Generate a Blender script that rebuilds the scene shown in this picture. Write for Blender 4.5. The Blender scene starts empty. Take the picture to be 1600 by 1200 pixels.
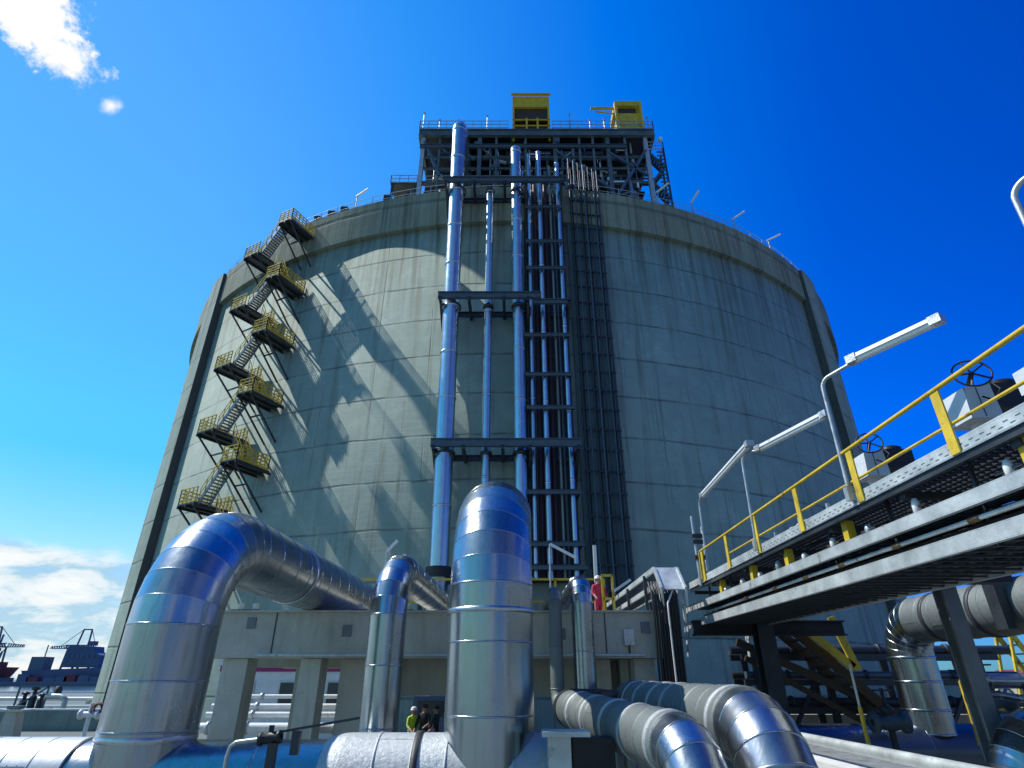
import bpy, bmesh, math, random
from mathutils import Vector, Matrix, Quaternion
random.seed(7)
R = math.radians
scene = bpy.context.scene
COL = scene.collection
V = Vector

# ------------------------------------------------------------------ materials
def new_mat(name):
    m = bpy.data.materials.new(name); m.use_nodes = True
    nt = m.node_tree
    b = nt.nodes['Principled BSDF']
    return m, nt, b

def N(nt, t, **kw):
    n = nt.nodes.new(t)
    for k, v in kw.items():
        if k in n.inputs: n.inputs[k].default_value = v
        else: setattr(n, k, v)
    return n

def L(nt, a, b): nt.links.new(a, b)

def ramp(nt, fac, stops):
    r = nt.nodes.new('ShaderNodeValToRGB')
    el = r.color_ramp.elements
    while len(el) < len(stops): el.new(0.5)
    for e, (p, c) in zip(el, stops):
        e.position = p; e.color = (*c, 1) if len(c) == 3 else c
    L(nt, fac, r.inputs[0])
    return r.outputs[0]

def math_n(nt, op, a, b=None, c=None):
    n = nt.nodes.new('ShaderNodeMath'); n.operation = op
    for i, v in enumerate((a, b, c)):
        if v is None: continue
        if isinstance(v, (int, float)): n.inputs[i].default_value = v
        else: L(nt, v, n.inputs[i])
    return n.outputs[0]

def mixc(nt, fac, a, b, mode='MIX'):
    n = nt.nodes.new('ShaderNodeMix'); n.data_type = 'RGBA'; n.blend_type = mode
    for sock, v in ((n.inputs[0], fac), (n.inputs[6], a), (n.inputs[7], b)):
        if isinstance(v, (int, float)): sock.default_value = v
        elif isinstance(v, tuple): sock.default_value = (*v, 1) if len(v) == 3 else v
        else: L(nt, v, sock)
    return n.outputs[2]

def coords(nt, scale=(1, 1, 1), kind='Object'):
    tc = nt.nodes.new('ShaderNodeTexCoord')
    mp = nt.nodes.new('ShaderNodeMapping'); mp.inputs['Scale'].default_value = scale
    L(nt, tc.outputs[kind], mp.inputs[0])
    return mp.outputs[0]

def noise(nt, vec, scale, detail=5, rough=.6, dist=0):
    n = N(nt, 'ShaderNodeTexNoise', Scale=scale, Detail=detail, Roughness=rough, Distortion=dist)
    L(nt, vec, n.inputs['Vector'])
    return n.outputs['Fac']

def paint(name, col, rough=.5, metal=0.0, var=.35, scale=3.0, rust=0.0, bump=0.02):
    m, nt, b = new_mat(name)
    v = coords(nt)
    f = noise(nt, v, scale, 6, .65)
    d = tuple(c * (1 - var) for c in col); l = tuple(min(1, c * (1 + var * .5)) for c in col)
    c = ramp(nt, f, [(.3, d), (.7, l)])
    if rust:
        v2 = coords(nt, (1, 1, .35))
        g = noise(nt, v2, scale * 1.7, 8, .7)
        k = ramp(nt, g, [(.62 - rust * .3, (0, 0, 0)), (.74, (1, 1, 1))])
        c = mixc(nt, k, c, (.10, .045, .02))
    L(nt, c, b.inputs['Base Color'])
    b.inputs['Metallic'].default_value = metal
    L(nt, ramp(nt, f, [(.3, (rough * .8,) * 3), (.7, (min(1, rough * 1.25),) * 3)]), b.inputs['Roughness'])
    if bump:
        bp = N(nt, 'ShaderNodeBump', Strength=.25, Distance=bump)
        L(nt, noise(nt, v, scale * 8, 4), bp.inputs['Height']); L(nt, bp.outputs[0], b.inputs['Normal'])
    return m

def metal_clad(name, col, r0, r1, metal=1.0, dirt=.35, wav=.012, tonev=.22, cloth=0.0):
    """sheet metal cladding: each section carries its own face attribute 'tone'"""
    m, nt, b = new_mat(name)
    v = coords(nt)
    at = nt.nodes.new('ShaderNodeAttribute'); at.attribute_name = 'tone'
    tone = at.outputs['Fac']
    f = noise(nt, v, 1.6, 6, .6)
    streak = noise(nt, coords(nt, (5, 5, .5)), 2.5, 6, .7)
    fine = noise(nt, v, 22, 5, .7)
    c = ramp(nt, f, [(.25, tuple(x * .82 for x in col)), (.75, col)])
    c = mixc(nt, math_n(nt, 'MULTIPLY', tone, tonev * 1.6), c, tuple(x * .45 for x in col))
    c = mixc(nt, ramp(nt, streak, [(.5, (0, 0, 0)), (.8, (dirt,) * 3)]), c, (.16, .14, .11))
    c = mixc(nt, ramp(nt, fine, [(.6, (0, 0, 0)), (.78, (dirt * .22,) * 3)]), c, (.22, .2, .17))
    L(nt, c, b.inputs['Base Color'])
    b.inputs['Metallic'].default_value = metal
    rr = math_n(nt, 'ADD', math_n(nt, 'MULTIPLY', f, r1 - r0), r0)
    rr = math_n(nt, 'ADD', rr, math_n(nt, 'MULTIPLY', tone, tonev * .3))
    rr = math_n(nt, 'ADD', rr, ramp(nt, fine, [(.55, (0, 0, 0)), (.8, (.05,) * 3)]))
    L(nt, rr, b.inputs['Roughness'])
    h = noise(nt, coords(nt, (1, 1, .6)), 2.2, 3, .5)
    bp = N(nt, 'ShaderNodeBump', Strength=.45, Distance=wav)
    L(nt, h, bp.inputs['Height'])
    bs = N(nt, 'ShaderNodeBump', Strength=.25, Distance=.02)
    L(nt, noise(nt, coords(nt, (5, 5, .25)), 1.3, 4, .55), bs.inputs['Height']); L(nt, bp.outputs[0], bs.inputs['Normal'])
    last = bs.outputs[0]
    if cloth:
        wv = noise(nt, coords(nt, (2.5, 2.5, 2.5)), 6, 8, .75, .6)
        b2 = N(nt, 'ShaderNodeBump', Strength=.6, Distance=cloth)
        L(nt, wv, b2.inputs['Height']); L(nt, last, b2.inputs['Normal']); last = b2.outputs[0]
    else:
        b2 = N(nt, 'ShaderNodeBump', Strength=.06, Distance=.002)
        L(nt, fine, b2.inputs['Height']); L(nt, last, b2.inputs['Normal']); last = b2.outputs[0]
    L(nt, last, b.inputs['Normal'])
    return m

TC = (0.25, 82.7)       # tank centre
TR = 44.7               # tank radius

def tank_concrete(name, tint, lift=3.3, panel=R(5.6), z0=0.0):
    m, nt, b = new_mat(name)
    geo = nt.nodes.new('ShaderNodeNewGeometry')
    sp = nt.nodes.new('ShaderNodeSeparateXYZ'); L(nt, geo.outputs['Position'], sp.inputs[0])
    x = math_n(nt, 'SUBTRACT', sp.outputs[0], TC[0]); y = math_n(nt, 'SUBTRACT', sp.outputs[1], TC[1])
    ang = math_n(nt, 'ARCTAN2', x, y)
    ang = math_n(nt, 'ABSOLUTE', ang)      # 0 at the back, pi at the front
    z = sp.outputs[2]
    arc = math_n(nt, 'MULTIPLY', math_n(nt, 'ARCTAN2', x, math_n(nt, 'MULTIPLY', y, -1.0)), TR)
    cv = nt.nodes.new('ShaderNodeCombineXYZ'); L(nt, arc, cv.inputs[0]); L(nt, z, cv.inputs[1])
    def vec(sx, sy):
        mp = nt.nodes.new('ShaderNodeMapping'); mp.inputs['Scale'].default_value = (sx, sy, 1)
        L(nt, cv.outputs[0], mp.inputs[0]); return mp.outputs[0]
    wob = math_n(nt, 'MULTIPLY', math_n(nt, 'SUBTRACT', noise(nt, vec(.3, .3), 1.0, 2), .5), .25)
    zz = math_n(nt, 'DIVIDE', math_n(nt, 'ADD', z, wob), lift)
    fz = math_n(nt, 'ABSOLUTE', math_n(nt, 'SUBTRACT', math_n(nt, 'FRACT', zz), .5))
    lz = math_n(nt, 'MULTIPLY', ramp(nt, fz, [(0.0, (1, 1, 1)), (.012, (1, 1, 1)), (.03, (0, 0, 0))]), ramp(nt, noise(nt, vec(.5, .5), 1.0, 4), [(.35, (.25,) * 3), (.6, (1, 1, 1))]))
    aa = math_n(nt, 'DIVIDE', arc, 4.4)
    fa = math_n(nt, 'ABSOLUTE', math_n(nt, 'SUBTRACT', math_n(nt, 'FRACT', aa), .5))
    la = math_n(nt, 'MULTIPLY', ramp(nt, fa, [(0.0, (1, 1, 1)), (.014, (0, 0, 0))]), ramp(nt, noise(nt, vec(.35, .08), 1.7, 3), [(.45, (0,) * 3), (.62, (1,) * 3)]))
    # per-pour tone
    fl = nt.nodes.new('ShaderNodeCombineXYZ')
    L(nt, math_n(nt, 'FLOOR', math_n(nt, 'ADD', aa, .5)), fl.inputs[0]); L(nt, math_n(nt, 'FLOOR', math_n(nt, 'ADD', zz, .5)), fl.inputs[1])
    wn = nt.nodes.new('ShaderNodeTexWhiteNoise'); wn.noise_dimensions = '2D'; L(nt, fl.outputs[0], wn.inputs['Vector'])
    big = noise(nt, vec(.12, .12), 1.0, 6, .65)
    mid = noise(nt, vec(.8, .8), 1.0, 8, .7)
    board = noise(nt, vec(.35, 5.0), 1.0, 4, .6)
    run = noise(nt, vec(1.3, .055), 1.0, 7, .72)
    run2 = noise(nt, vec(.5, .03), 1.3, 5, .7)
    c = ramp(nt, big, [(.3, tuple(t * .72 for t in tint)), (.7, tuple(t * 1.08 for t in tint))])
    c = mixc(nt, math_n(nt, 'MULTIPLY', wn.outputs['Value'], .22), c, tuple(t * .62 for t in tint))
    c = mixc(nt, ramp(nt, mid, [(.42, (.42,) * 3), (.64, (0, 0, 0))]), c, tuple(t * .6 for t in tint))
    c = mixc(nt, ramp(nt, board, [(.5, (0, 0, 0)), (.75, (.4,) * 3)]), c, tuple(t * .68 for t in tint))
    c = mixc(nt, ramp(nt, run, [(.52, (0, 0, 0)), (.72, (.72,) * 3)]), c, (.13, .125, .08))
    c = mixc(nt, ramp(nt, run2, [(.58, (0, 0, 0)), (.72, (.6,) * 3)]), c, (.17, .13, .06))
    ln = math_n(nt, 'MAXIMUM', lz, la)
    zt = nt.nodes.new('ShaderNodeMapRange'); L(nt, z, zt.inputs[0]); zt.inputs[1].default_value = 26; zt.inputs[2].default_value = 37.6
    drip = ramp(nt, noise(nt, vec(2.2, .04), 1.0, 6, .7), [(.46, (0, 0, 0)), (.62, (.75,) * 3)])
    c = mixc(nt, math_n(nt, 'MULTIPLY', drip, zt.outputs[0]), c, (.11, .115, .08))
    patch = ramp(nt, noise(nt, vec(.22, .3), 1.0, 3, .5, .8), [(.56, (0, 0, 0)), (.60, (.35,) * 3)])
    c = mixc(nt, patch, c, tuple(t * .66 for t in tint))
    c = mixc(nt, math_n(nt, 'MULTIPLY', ln, .66), c, (.075, .08, .075))
    L(nt, c, b.inputs['Base Color'])
    b.inputs['Roughness'].default_value = .85
    b.inputs['Specular IOR Level'].default_value = .25
    h = math_n(nt, 'SUBTRACT', math_n(nt, 'ADD', math_n(nt, 'MULTIPLY', mid, .5), math_n(nt, 'MULTIPLY', board, .5)), math_n(nt, 'MULTIPLY', ln, 1.4))
    bp = N(nt, 'ShaderNodeBump', Strength=.5, Distance=.05)
    L(nt, h, bp.inputs['Height']); L(nt, bp.outputs[0], b.inputs['Normal'])
    return m

def concrete(name, col, joints=None):
    m, nt, b = new_mat(name)
    v = coords(nt)
    a = noise(nt, v, .7, 8, .65); s = noise(nt, coords(nt, (2.2, 2.2, .25)), 1.2, 6, .7); fn = noise(nt, v, 14, 6, .7)
    c = ramp(nt, a, [(.3, tuple(t * .75 for t in col)), (.7, tuple(t * 1.1 for t in col))])
    c = mixc(nt, ramp(nt, s, [(.5, (0, 0, 0)), (.75, (.6,) * 3)]), c, tuple(t * .42 for t in col))
    c = mixc(nt, ramp(nt, fn, [(.5, (0, 0, 0)), (.8, (.35,) * 3)]), c, tuple(t * .5 for t in col))
    L(nt, c, b.inputs['Base Color']); b.inputs['Roughness'].default_value = .85
    bp = N(nt, 'ShaderNodeBump', Strength=.4, Distance=.02)
    L(nt, fn, bp.inputs['Height']); L(nt, bp.outputs[0], b.inputs['Normal'])
    return m

M = {}
M['alu'] = metal_clad('polished_aluminium', (.50, .54, .57), .17, .32, dirt=.5)
M['alu_soft'] = metal_clad('brushed_aluminium', (.45, .50, .53), .14, .28, dirt=.3, tonev=.2)
M['riser'] = metal_clad('riser_aluminium', (.58, .70, .80), .2, .34, dirt=.3, tonev=.15)
M['cloth'] = metal_clad('matte_foil_wrap', (.24, .275, .265), .42, .6, metal=.4, dirt=.5, cloth=.02, tonev=.3)
M['pale'] = metal_clad('pale_aluminium', (.60, .64, .67), .38, .5, metal=.5, dirt=.15)
M['drum'] = metal_clad('dark_drum_metal', (.13, .17, .24), .18, .35, metal=.8, dirt=.4)
M['wrap_lt'] = metal_clad('pale_foil_wrap', (.62, .66, .66), .4, .55, metal=.4, dirt=.3, cloth=.03, tonev=.3)
M['band'] = metal_clad('band_steel', (.62, .66, .7), .2, .35, tonev=.1)
M['dark_band'] = paint('dark_band', (.05, .05, .055), .5)
M['tank'] = tank_concrete('tank_concrete', (.385, .475, .40))
M['ring'] = tank_concrete('ring_concrete', (.31, .365, .285), lift=9.0)
M['rib_side'] = concrete('dark_concrete', (.085, .095, .095))  # darker concrete colour for the buttress sides and beam joints
M['shade_band'] = concrete('shade_band_tone', (.085, .14, .155))
M['plat'] = paint('platform_steel', (.105, .145, .16), .5, .2, .4, 1.0, rust=.06)
M['deckc'] = concrete('deck_concrete', (.56, .55, .46))
M['wallgreen'] = concrete('mossy_concrete', (.20, .27, .24))
M['wallc'] = concrete('old_concrete', (.46, .46, .38))
M['dark'] = paint('dark_steel', (.045, .055, .065), .45, .3, .4, 2.0, rust=.05)
M['black'] = paint('black_steel', (.02, .022, .026), .5, .2)
M['bluegrey'] = paint('bluegrey_steel', (.09, .13, .165), .45, .3, .3)
M['steelmid'] = paint('mid_grey_steel', (.17, .20, .22), .45, .3, .3)
M['galv'] = paint('galvanised_steel', (.52, .56, .56), .42, .6, .3, 5, rust=.03)
M['galv_lt'] = paint('pale_galvanised', (.58, .63, .61), .45, .35, .3, 2.5, rust=.06)
M['yellow'] = paint('yellow_paint', (.66, .47, .035), .5, 0, .3, 3, rust=.14)
M['yellow_dk'] = paint('worn_yellow_paint', (.62, .44, .02), .5, 0, .3, 2, rust=.1)
M['brown'] = paint('brown_shutter', (.055, .035, .015), .6)
M['red'] = paint('red_oxide', (.05, .02, .028), .55)
M['white'] = paint('white_paint', (.74, .75, .74), .5, 0, .12, 3, rust=.03)
M['grey'] = paint('grey_paint', (.60, .64, .66), .45, 0, .15, 3, rust=.03)
M['magenta'] = paint('magenta_paint', (.36, .012, .14), .5, 0, .1)
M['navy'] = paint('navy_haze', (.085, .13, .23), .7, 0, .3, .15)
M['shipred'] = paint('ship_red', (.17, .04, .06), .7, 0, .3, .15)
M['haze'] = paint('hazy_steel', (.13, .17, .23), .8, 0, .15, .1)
M['brass'] = paint('brass', (.16, .11, .06), .5, .5)
M['hivis'] = paint('hivis_fabric', (.50, .72, .04), .8, 0, .2, 9)
M['clothd'] = paint('dark_fabric', (.02, .023, .028), .85, 0, .3, 9)
M['clothr'] = paint('red_fabric', (.55, .04, .10), .8, 0, .25, 9)
M['skin'] = paint('skin', (.45, .27, .19), .6, 0, .1, 9)
M['hair'] = paint('hair', (.03, .02, .015), .7)
M['tube'] = paint('lamp_tube_cover', (.78, .80, .78), .3, 0, .08)
M['glassd'] = paint('dark_glass', (.03, .045, .06), .1)

def slotted_mat():
    m = M['galv_lt'].copy(); m.name = 'slotted_channel'; nt = m.node_tree; b = nt.nodes['Principled BSDF']
    src = b.inputs['Base Color'].links[0].from_socket
    geo = nt.nodes.new('ShaderNodeNewGeometry'); sp = nt.nodes.new('ShaderNodeSeparateXYZ'); L(nt, geo.outputs['Position'], sp.inputs[0])
    row = math_n(nt, 'DIVIDE', math_n(nt, 'SUBTRACT', sp.outputs[2], 4.915), .042)
    fy = math_n(nt, 'FRACT', math_n(nt, 'ADD', math_n(nt, 'DIVIDE', sp.outputs[1], .16), math_n(nt, 'MULTIPLY', math_n(nt, 'FLOOR', row), .5)))
    fz = math_n(nt, 'FRACT', row)
    k = math_n(nt, 'MULTIPLY', math_n(nt, 'LESS_THAN', fy, .4), math_n(nt, 'LESS_THAN', fz, .34))
    k = math_n(nt, 'MULTIPLY', k, math_n(nt, 'MULTIPLY', math_n(nt, 'GREATER_THAN', row, 0), math_n(nt, 'LESS_THAN', row, 2)))
    L(nt, mixc(nt, k, src, (.1, .115, .12)), b.inputs['Base Color'])
    return m
M['slotted'] = slotted_mat()

def ground_mat():
    m, nt, b = new_mat('yard_concrete')
    v = coords(nt)
    a = noise(nt, v, .05, 8, .65); c2 = noise(nt, v, .6, 8, .7)
    c = ramp(nt, a, [(.35, (.13, .165, .16)), (.65, (.22, .26, .245))])
    c = mixc(nt, ramp(nt, c2, [(.45, (.5,) * 3), (.7, (0, 0, 0))]), c, (.12, .14, .135))
    br = N(nt, 'ShaderNodeTexBrick', Scale=.16)
    br.inputs['Mortar Size'].default_value = .008; br.offset = 0
    br.inputs['Color1'].default_value = (0, 0, 0, 1); br.inputs['Color2'].default_value = (.12, .12, .12, 1); br.inputs['Mortar'].default_value = (.8, .8, .8, 1)
    L(nt, v, br.inputs['Vector'])
    c = mixc(nt, br.outputs['Color'], c, (.07, .08, .08))
    L(nt, c, b.inputs['Base Color']); b.inputs['Roughness'].default_value = .9
    bp = N(nt, 'ShaderNodeBump', Strength=.4, Distance=.03); L(nt, c2, bp.inputs['Height']); L(nt, bp.outputs[0], b.inputs['Normal'])
    return m
M['ground'] = ground_mat()
def sea_mat():
    m, nt, b = new_mat('sea_water')
    v = coords(nt, (1, .25, 1))
    n = noise(nt, v, .25, 6, .6)
    L(nt, ramp(nt, n, [(.3, (.02, .05, .07)), (.7, (.05, .10, .13))]), b.inputs['Base Color'])
    b.inputs['Roughness'].default_value = .15
    bp = N(nt, 'ShaderNodeBump', Strength=.5, Distance=.4); L(nt, n, bp.inputs['Height']); L(nt, bp.outputs[0], b.inputs['Normal'])
    return m
M['sea'] = sea_mat()

# ------------------------------------------------------------------ mesh builder
class MB:
    def __init__(s): s.v = []; s.f = []; s.sm = []; s.tone = []
    def add(s, vs, fs, smooth=False, tone=None):
        o = len(s.v); s.v += [tuple(v) for v in vs]
        t = random.random() if tone is None else tone
        for f in fs: s.f.append(tuple(i + o for i in f)); s.sm.append(smooth); s.tone.append(t)
        return s
    def box(s, c, d, rot=None):
        hx, hy, hz = d[0] / 2, d[1] / 2, d[2] / 2
        vs = [V((x, y, z)) for x in (-hx, hx) for y in (-hy, hy) for z in (-hz, hz)]
        if rot is not None: vs = [rot @ v for v in vs]
        c = V(c)
        return s.add([v + c for v in vs], [(0, 1, 3, 2), (4, 6, 7, 5), (0, 4, 5, 1), (2, 3, 7, 6), (0, 2, 6, 4), (1, 5, 7, 3)])
    def b2(s, x0, x1, y0, y1, z0, z1): return s.box(((x0 + x1) / 2, (y0 + y1) / 2, (z0 + z1) / 2), (x1 - x0, y1 - y0, z1 - z0))
    def bar(s, p0, p1, w, h=None, up=(0, 0, 1)):
        """rectangular bar from p0 to p1; w across, h along up"""
        h = w if h is None else h
        p0, p1 = V(p0), V(p1); d = (p1 - p0)
        if d.length < 1e-6: return s
        dn = d.normalized(); u = V(up)
        if abs(dn.dot(u)) > .98: u = V((0, 1, 0))
        a = dn.cross(u).normalized(); u = a.cross(dn).normalized()
        vs = []
        for p in (p0, p1):
            for i, j in ((-1, -1), (1, -1), (1, 1), (-1, 1)): vs.append(p + a * (i * w / 2) + u * (j * h / 2))
        return s.add(vs, [(0, 3, 2, 1), (4, 5, 6, 7), (0, 1, 5, 4), (1, 2, 6, 5), (2, 3, 7, 6), (3, 0, 4, 7)])
    def ibeam(s, p0, p1, w, h, t=.02, up=(0, 0, 1)):
        p0, p1 = V(p0), V(p1); dn = (p1 - p0).normalized(); u = V(up)
        if abs(dn.dot(u)) > .98: u = V((0, 1, 0))
        a = dn.cross(u).normalized(); u = a.cross(dn).normalized()
        s.bar(p0 + u * (h / 2 - t / 2), p1 + u * (h / 2 - t / 2), w, t, u)
        s.bar(p0 - u * (h / 2 - t / 2), p1 - u * (h / 2 - t / 2), w, t, u)
        s.bar(p0, p1, t, h - 2 * t - .002, u)
        return s
    def ring(s, p, a, b, r, n): return [p + a * (r * math.cos(2 * math.pi * k / n)) + b * (r * math.sin(2 * math.pi * k / n)) for k in range(n)]
    def tube(s, pts, r, n=12, cap=True, smooth=True):
        """one continuous tube along a polyline; r may be a list"""
        pts = [V(p) for p in pts]; rs = r if isinstance(r, (list, tuple)) else [r] * len(pts)
        vs = []; a = None
        for i, p in enumerate(pts):
            if i == 0: d = pts[1] - pts[0]
            elif i == len(pts) - 1: d = pts[-1] - pts[-2]
            else: d = (pts[i + 1] - pts[i]).normalized() + (pts[i] - pts[i - 1]).normalized()
            d.normalize()
            if a is None:
                a = d.cross(V((0, 0, 1)) if abs(d.z) < .9 else V((0, 1, 0))).normalized()
            else: a = (a - d * a.dot(d)).normalized()
            vs += s.ring(p, a, d.cross(a), rs[i], n)
        fs = [(i * n + k, i * n + (k + 1) % n, (i + 1) * n + (k + 1) % n, (i + 1) * n + k) for i in range(len(pts) - 1) for k in range(n)]
        s.add(vs, fs, smooth)
        if cap:
            m = len(pts)
            s.add(vs[:n], [tuple(range(n))[::-1]]); s.add(vs[(m - 1) * n:], [tuple(range(n))])
        return s
    def lathe(s, c, prof, n=32, axis=(0, 0, 1), smooth=True):
        """prof: list of (r, h) along axis"""
        c = V(c); d = V(axis).normalized(); a = d.cross(V((0, 0, 1)) if abs(d.z) < .9 else V((0, 1, 0))).normalized(); b = d.cross(a)
        vs = []
        for r, h in prof: vs += s.ring(c + d * h, a, b, max(r, 1e-4), n)
        fs = [(i * n + k, i * n + (k + 1) % n, (i + 1) * n + (k + 1) % n, (i + 1) * n + k) for i in range(len(prof) - 1) for k in range(n)]
        return s.add(vs, fs, smooth)
    def prism(s, poly, ext):
        """poly: 3-D points of a planar face, extruded by ext"""
        n = len(poly); e = V(ext); vs = [V(p) for p in poly] + [V(p) + e for p in poly]
        return s.add(vs, [tuple(range(n))[::-1], tuple(range(n, 2 * n))] + [(i, (i + 1) % n, n + (i + 1) % n, n + i) for i in range(n)])
    def build(s, name, mat, parent=None, label=None, fix=True):
        me = bpy.data.meshes.new(name)
        me.from_pydata(s.v, [], s.f)
        me.polygons.foreach_set('use_smooth', s.sm)
        at = me.attributes.new('tone', 'FLOAT', 'FACE'); at.data.foreach_set('value', s.tone)
        if fix:
            bm = bmesh.new(); bm.from_mesh(me); bmesh.ops.recalc_face_normals(bm, faces=bm.faces); bm.to_mesh(me); bm.free()
        me.materials.append(mat)
        o = bpy.data.objects.new(name, me); COL.objects.link(o)
        if parent is not None:
            o.parent = parent
            off = V((0, 0, 0)); p = parent
            while p is not None: off += p.location; p = p.parent
            o.location = -off            # meshes are written in world metres
        if label: o['label'] = label
        return o

def thing(name, label, cat, loc=(0, 0, 0), group=None):
    o = bpy.data.objects.new(name, None); o.empty_display_size = .2
    COL.objects.link(o); o.location = loc
    o['label'] = label; o['category'] = cat
    if group: o['group'] = group
    return o
def tag(o, label, cat, group=None):
    o['label'] = label; o['category'] = cat
    if group: o['group'] = group
    return o
def struct(o): o['kind'] = 'structure'; return o
def dup(root, loc, label, group=None, rotz=0, scale=None):
    r = root.copy(); COL.objects.link(r); r.location = loc; r.rotation_euler.z = rotz
    if scale: r.scale = (scale,) * 3
    r['label'] = label
    if group: r['group'] = group
    def rec(a, b):
        for ch in [c for c in bpy.data.objects if c.parent == a]:
            k = ch.copy(); COL.objects.link(k); k.parent = b; rec(ch, k)
    rec(root, r)
    return r

# ------------------------------------------------------------------ clad pipe
def arc_pts(p, d0, d1, rb, n):
    """fillet of radius rb at corner p between directions d0 (in) and d1 (out)"""
    ang = d0.angle(d1); t = rb * math.tan(ang / 2)
    s = p - d0 * t
    nrm = (d1 - d0 * d1.dot(d0)).normalized()
    c = s + nrm * rb
    pts = []; tans = []
    for i in range(n + 1):
        a = ang * i / n
        pts.append(c - nrm * (rb * math.cos(a)) + d0 * (rb * math.sin(a)))
        tans.append(d0 * math.cos(a) + nrm * math.sin(a))
    return pts, tans

def frame(d, ref=None):
    d = d.normalized()
    if ref is None: ref = V((0, 0, 1)) if abs(d.z) < .9 else V((0, 1, 0))
    a = d.cross(ref).normalized()
    return a, d.cross(a)

def section(mb, p0, t0, p1, t1, r0, r1=None, n=56, sub=1):
    r1 = r0 if r1 is None else r1
    a0, b0 = frame(t0); a1, b1 = frame(t1)
    # keep frames aligned
    q = t0.rotation_difference(t1); a1 = q @ a0; b1 = q @ b0
    vs = mb.ring(p0, a0, b0, r0, n) + mb.ring(p1, a1, b1, r1, n)
    mb.add(vs, [(k, (k + 1) % n, n + (k + 1) % n, n + k) for k in range(n)], True)
def bead(mb, p, t, r, w=.05, h=.012, n=56):
    a, b = frame(t)
    prof = [(r - .004, -w / 2), (r + h, -w * .3), (r + h, w * .3), (r - .004, w / 2)]
    vs = []
    for rr, o in prof: vs += mb.ring(p + t * o, a, b, rr, n)
    mb.add(vs, [(i * n + k, i * n + (k + 1) % n, (i + 1) * n + (k + 1) % n, (i + 1) * n + k) for i in range(3) for k in range(n)], True)
def capdisc(mb, p, t, r, n=56):
    a, b = frame(t); mb.add(mb.ring(p, a, b, r, n), [tuple(range(n))])

def clad_pipe(root, pts, r, rb, mat, sec=1.15, gores=7, names=('straight', 'elbow'), band=None, bw=.034, bh=.007, caps=True, n=56, jitter=.1):
    pts = [V(p) for p in pts]
    dirs = [(pts[i + 1] - pts[i]).normalized() for i in range(len(pts) - 1)]
    corners = {}
    for i in range(1, len(pts) - 1):
        corners[i] = arc_pts(pts[i], dirs[i - 1], dirs[i], rb if not isinstance(rb, dict) else rb[i], gores)
    out = []
    for i in range(len(pts) - 1):
        a = corners[i][0][-1] if i in corners else pts[i]
        b = corners[i + 1][0][0] if i + 1 in corners else pts[i + 1]
        d = dirs[i]; ln = (b - a).length
        if ln > .02:
            mb = MB(); k = max(1, round(ln / sec)); cuts = [0] + [(j + random.uniform(-jitter, jitter)) / k for j in range(1, k)] + [1]
            for j in range(k):
                section(mb, a + d * ln * cuts[j], d, a + d * ln * cuts[j + 1], d, r, n=n)
                bead(mb, a + d * ln * cuts[j + 1], d, r, bw, bh, n)
                if n >= 44:
                    u, v_ = frame(d); th = random.uniform(0, 6.28); q = u * math.cos(th) + v_ * math.sin(th); w_ = d.cross(q)
                    q0 = a + d * ln * cuts[j] + q * (r + .001); q1 = a + d * ln * cuts[j + 1] + q * (r + .001)
                    mb.bar(q0, q1, .035, .006, up=q)
                    m_ = max(2, int((q1 - q0).length / .11))
                    for e in range(1, m_): mb.lathe(q0.lerp(q1, e / m_) + q * .002, [(.009, 0), (.007, .005), (.001, .007)], 6, q)
            if caps and i == 0: capdisc(mb, a, d, r, n)
            if caps and i == len(pts) - 2: capdisc(mb, b, d, r, n)
            out.append(mb.build(names[0], mat, root))
        if i + 1 in corners:
            P, T = corners[i + 1]; mb = MB()
            for j in range(gores):
                section(mb, P[j], T[j], P[j + 1], T[j + 1], r, n=n)
                bead(mb, P[j], T[j], r, bw * .5, bh * .5, n)
            bead(mb, P[-1], T[-1], r, bw * 1.2, bh, n)
            out.append(mb.build(names[1], mat, root))
    return out

def flange(root, p, t, r, mat, w=.12, proud=.08, name='flange', bolts=12):
    mb = MB(); t = V(t).normalized(); p = V(p)
    mb.lathe(p, [(r * .7, -w / 2), (r + proud, -w / 2), (r + proud, w / 2), (r * .7, w / 2)], 40, t, False)
    a, b = frame(t)
    for k in range(bolts):
        q = p + (a * math.cos(2 * math.pi * k / bolts) + b * math.sin(2 * math.pi * k / bolts)) * (r + proud * .6)
        mb.tube([q - t * (w * .9), q + t * (w * .9)], .015, 6)
    return mb.build(name, mat, root)

# ================================================================== SETTING
def sheet(name, x0, x1, y0, y1, z, mat):
    return struct(MB().add([(x0, y0, z), (x1, y0, z), (x1, y1, z), (x0, y1, z)], [(0, 1, 2, 3)]).build(name, mat))
sheet('ground', -4000, 4000, -3000, 135, 0, M['ground'])
struct(MB().b2(-4000, 4000, 135, 136.2, -3, .35).build('quay_edge', M['white']))
sheet('sea', -6000, 6000, 136, 9000, -1.5, M['sea'])
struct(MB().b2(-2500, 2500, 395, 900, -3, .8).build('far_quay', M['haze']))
mb = MB().b2(-60, -12, 68, 68.9, 0, .22); struct(mb.build('pavement_kerb', M['white']))

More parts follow.
